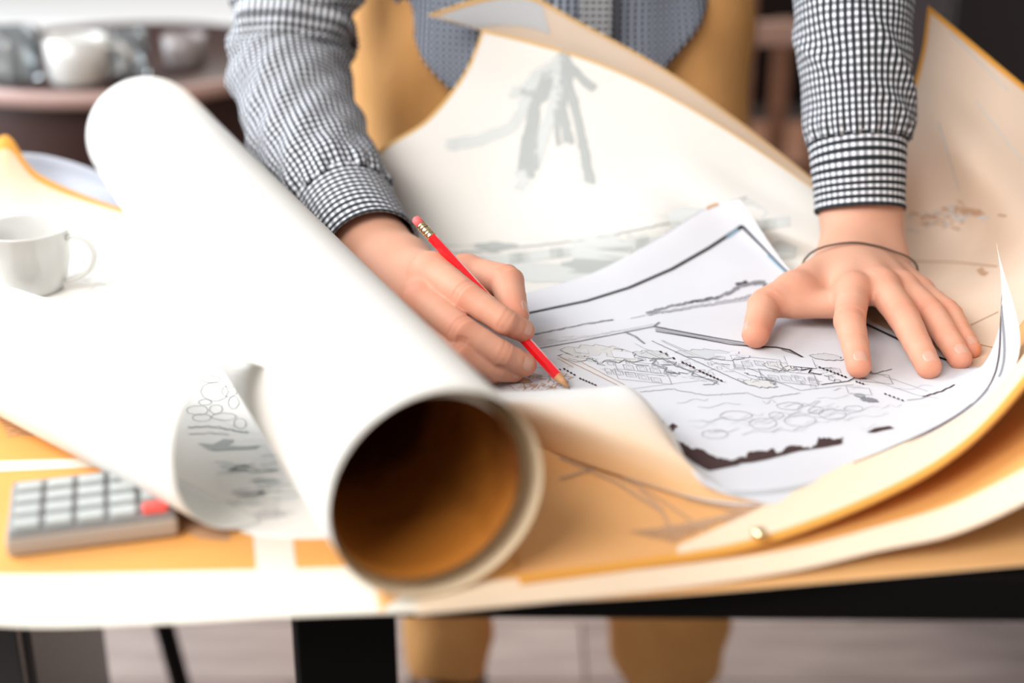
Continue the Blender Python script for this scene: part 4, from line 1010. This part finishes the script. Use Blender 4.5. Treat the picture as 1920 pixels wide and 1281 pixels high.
# dark ragged shoreline at the bottom
top = [(1232, 793), (1243, 790), (1248, 800), (1262, 797), (1270, 802), (1258, 812), (1265, 822), (1280, 832), (1300, 842), (1325, 848), (1345, 858), (1362, 864), (1385, 862), (1382, 856), (1400, 860), (1402, 850), (1430, 848), (1450, 842), (1455, 850), (1470, 846), (1472, 838), (1500, 836), (1505, 842), (1530, 838), (1535, 822), (1560, 824), (1580, 822), (1578, 828)]
bot = [(1236, 800), (1245, 808), (1250, 816), (1262, 826), (1268, 838), (1280, 852), (1300, 868), (1320, 880), (1330, 884), (1360, 878), (1385, 873), (1388, 870), (1410, 868), (1420, 866), (1440, 862), (1455, 858), (1462, 856), (1475, 853), (1480, 851), (1500, 846), (1510, 845), (1530, 842), (1545, 840), (1565, 836), (1572, 835), (1580, 832)]
def rag(P, amp):
    o = []
    for p, q in zip(P, P[1:]):
        n = max(1, int(math.hypot(q[0]-p[0], q[1]-p[1])/5))
        for k in range(n): o.append((p[0]+(q[0]-p[0])*k/n+random.uniform(-amp, amp)*.5, p[1]+(q[1]-p[1])*k/n+random.uniform(-amp, amp)))
    return o+[P[-1]]
I.poly(rag(top, 2.6)+bot[::-1], 'inkb')
I.poly([(1625, 812), (1640, 804), (1668, 800), (1676, 804), (1655, 808), (1640, 812)], 'inkb')
def uvl(v0, u0, u1, w_, k, v1=None, jit=0):
    n = 80; B([(u0+(u1-u0)*i/n, v0+((v1 if v1 else v0)-v0)*i/n+random.uniform(-jit, jit)) for i in range(n+1)], w_, k, step=1, uv=True)
uvl(.945, .27, .62, .0022, 'inkp'); uvl(.957, .27, .55, .0008, 'inkp'); uvl(.935, .5, .78, .0008, 'ink3')
uvl(.930, .62, .985, .0013, 'inkb', .90, .0005); uvl(.915, .55, .76, .0010, 'inkb', .905, .001); uvl(.945, .80, .95, .0018, 'ink2', .92, .0006)
I.build('printed_drawing', pl, 'black and grey line drawing of buildings and streets')

# ================================================================== background and floor things
M['dwood'] = mat('dark_red_wood', (.038, .014, .011), rough=.45, noise=(6, (.035, .013, .01), 5, .3, .7, (1, 1, 6))); M['paleedge'] = mat('pale_table_edge', (.42, .28, .25), rough=.4)  # edge band is paler than the dark top
M['wwood'] = mat('chair_wood', (.26, .12, .07), rough=.45, noise=(7, (.18, .08, .045), 5, .3, .7, (1, 1, 5)))
rt = tag(empty('round_table', (-.58, 2.10, 0)), 'dark red round wooden table with pale edge behind the paper roll', 'table')
lathe('tabletop', [(0, .752), (.255, .752), (.26, .748)], M['dwood'], rt, 96, (-.58, 2.10, 0))
lathe('edge_band', [(.26, .7505), (.265, .748), (.265, .730), (.258, .727), (0, .727)], M['paleedge'], rt, 96, (-.58, 2.10, 0))
lathe('drum', [(.235, .727), (.24, .50), (.22, .49), (0, .49)], M['dwood'], rt, 64, (-.58, 2.10, 0))
lathe('pedestal', [(.06, .49), (.045, .3), (.05, .08), (.17, .03), (.19, 0), (0, 0)], M['dwood'], rt, 48, (-.58, 2.10, 0))
def mug(px, py, Y, r, h, mk, label, handle=True, nm='mug'):
    p = PY(px, py, Y); p[2] = .7525
    t = tag(empty(nm, tuple(p)), label, 'mug' if nm == 'mug' else 'glass')
    lathe('bowl', [(0, .002), (r*.8, 0), (r*.95, .006), (r, h*.5), (r*1.02, h), (r*.95, h), (r*.9, .01), (0, .008)], mk, t, 48, tuple(p))
    if handle:
        V, Fc = [], []; H_ = crpath([(r*.95, 0, h*.8), (r*1.5, 0, h*.75), (r*1.6, 0, h*.45), (r*.95, 0, h*.2)], 20)
        for i, q in enumerate(H_):
            for j in range(8): V.append(p+q+np.array([math.cos(j*PI/4)*.003, math.sin(j*PI/4)*.006, math.cos(j*PI/4)*.003]))
        for i in range(19):
            for j in range(8): Fc.append((i*8+j, i*8+(j+1) % 8, (i+1)*8+(j+1) % 8, (i+1)*8+j))
        mesh_from('handle', V, Fc, mk, t)
mug(152, 158, 1.885, .041, .062, M['porcelain'], 'white mug standing on the round dark table')
M['glassy'] = mat('clear_glass', (.85, .9, .92), rough=.05); M['glassy'].node_tree.nodes['Principled BSDF'].inputs['Transmission Weight'].default_value = .9
mug(34, 160, 1.90, .034, .07, M['glassy'], 'clear drinking glass left of the white mug on the round table', False, 'glass')
mug(243, 138, 1.92, .028, .062, M['glassy'], 'clear drinking glass right of the white mug on the round table', False, 'glass')
mug(350, 125, 1.99, .030, .045, mat('grey_ceramic', (.25, .22, .22), rough=.3), 'small dim grey bowl at the right side of the round table', False, 'bowl')
bpy.data.objects['bowl'].get('category')
# white long table
wt = tag(empty('low_counter', (-1.4, 3.7, 0)), 'low dark counter with a white top, farthest object at upper left', 'counter')
M['wtop'] = mat('white_laminate', (.78, .78, .78), rough=.3)
bm = bmesh.new(); box(bm, (-1.4, 3.7, .59), (1.96, 1.0, .02), bevel=.003); bm_obj('counter_top', bm, M['wtop'], wt)
bm = bmesh.new(); box(bm, (-1.4, 3.71, .29), (1.92, .95, .58)); bm_obj('carcass', bm, M['black'], wt)
# wooden chair behind right
cx0, cy0 = .50, 2.25
ch = tag(empty('wooden_chair', (cx0, cy0, 0)), 'brown wooden slat-back chair behind the left sleeve', 'chair')
r1 = PY(1385, 62, 2.4)
def cb(nm, c, s_, m=M['wwood'], bev=.004): bm = bmesh.new(); box(bm, c, s_, bevel=bev); bm_obj(nm, bm, m, ch)
cb('top_rail', (r1[0]+.21, 2.40, r1[2]), (.44, .022, .040), mat('worn_rail', (.40, .24, .18), rough=.4))
for x in (r1[0]+.01, r1[0]+.41): cb('leg', (x, 2.405, .40), (.036, .036, .80))
for x in (r1[0]+.01, r1[0]+.41): cb('leg', (x, 2.82, .22), (.036, .036, .44))
for i, x in enumerate((.075, .145, .215, .285, .35)): cb('slat', (r1[0]+x, 2.402, .60), (.034, .012, .30))
cb('seat', (r1[0]+.21, 2.61, .455), (.44, .44, .03)); cb('lower_rail', (r1[0]+.21, 2.40, .49), (.40, .02, .035))
# dark cabinets at the back
def cab(nm, c, s_, label, doors, m):
    t = tag(empty(nm, (c[0], c[1], 0)), label, 'cabinet')
    bm = bmesh.new(); box(bm, c, s_, bevel=.004); bm_obj('carcass', bm, m, t)
    for i in range(doors):
        w_ = s_[0]/doors; x = c[0]-s_[0]/2+w_*(i+.5)
        bm = bmesh.new(); box(bm, (x, c[1]-s_[1]/2-.009, c[2]), (w_-.008, .018, s_[2]-.02), bevel=.002); d_ = bm_obj('door', bm, m, t)
        bm = bmesh.new(); box(bm, (x+w_*.35, c[1]-s_[1]/2-.026, c[2]), (.012, .016, .12), bevel=.002); bm_obj('handle', bm, M['black'], d_)
M['dcab'] = mat('near_black_cabinet', (.018, .012, .012), rough=.5); M['gcab'] = mat('dark_grey_lacquer', (.045, .045, .05), rough=.25)
cab('tall_cabinet', (1.30, 2.08, .9), (1.46, .40, 1.8), 'near-black tall cabinet in the background at right', 3, M['dcab'])
cab('sideboard', (.12, 3.6, .45), (.72, .45, .9), 'dark wooden sideboard against the back wall behind the person', 2, M['dwood'])
cab('pedestal_cabinet', (-.572, 1.135, .27), (.31, .195, .54), 'dark grey two-door pedestal cabinet under the table at lower left', 2, M['gcab'])
# stool with splayed legs
st = tag(empty('stool', (-.565, 1.62, 0)), 'black three-legged stool under the table, one slanted leg showing', 'stool')
lathe('seat', [(0, .46), (.15, .46), (.16, .45), (.16, .435), (0, .43)], M['black'], st, 48, (-.565, 1.62, 0))
for a in (-.75, 1.9, 3.6):
    bm = bmesh.new(); cyl(bm, (-.565+.10*math.cos(a), 1.62+.10*math.sin(a), .435), (-.565+.23*math.cos(a), 1.62+.23*math.sin(a), 0), .013, .012, 14); bm_obj('leg', bm, M['black'], st, True)
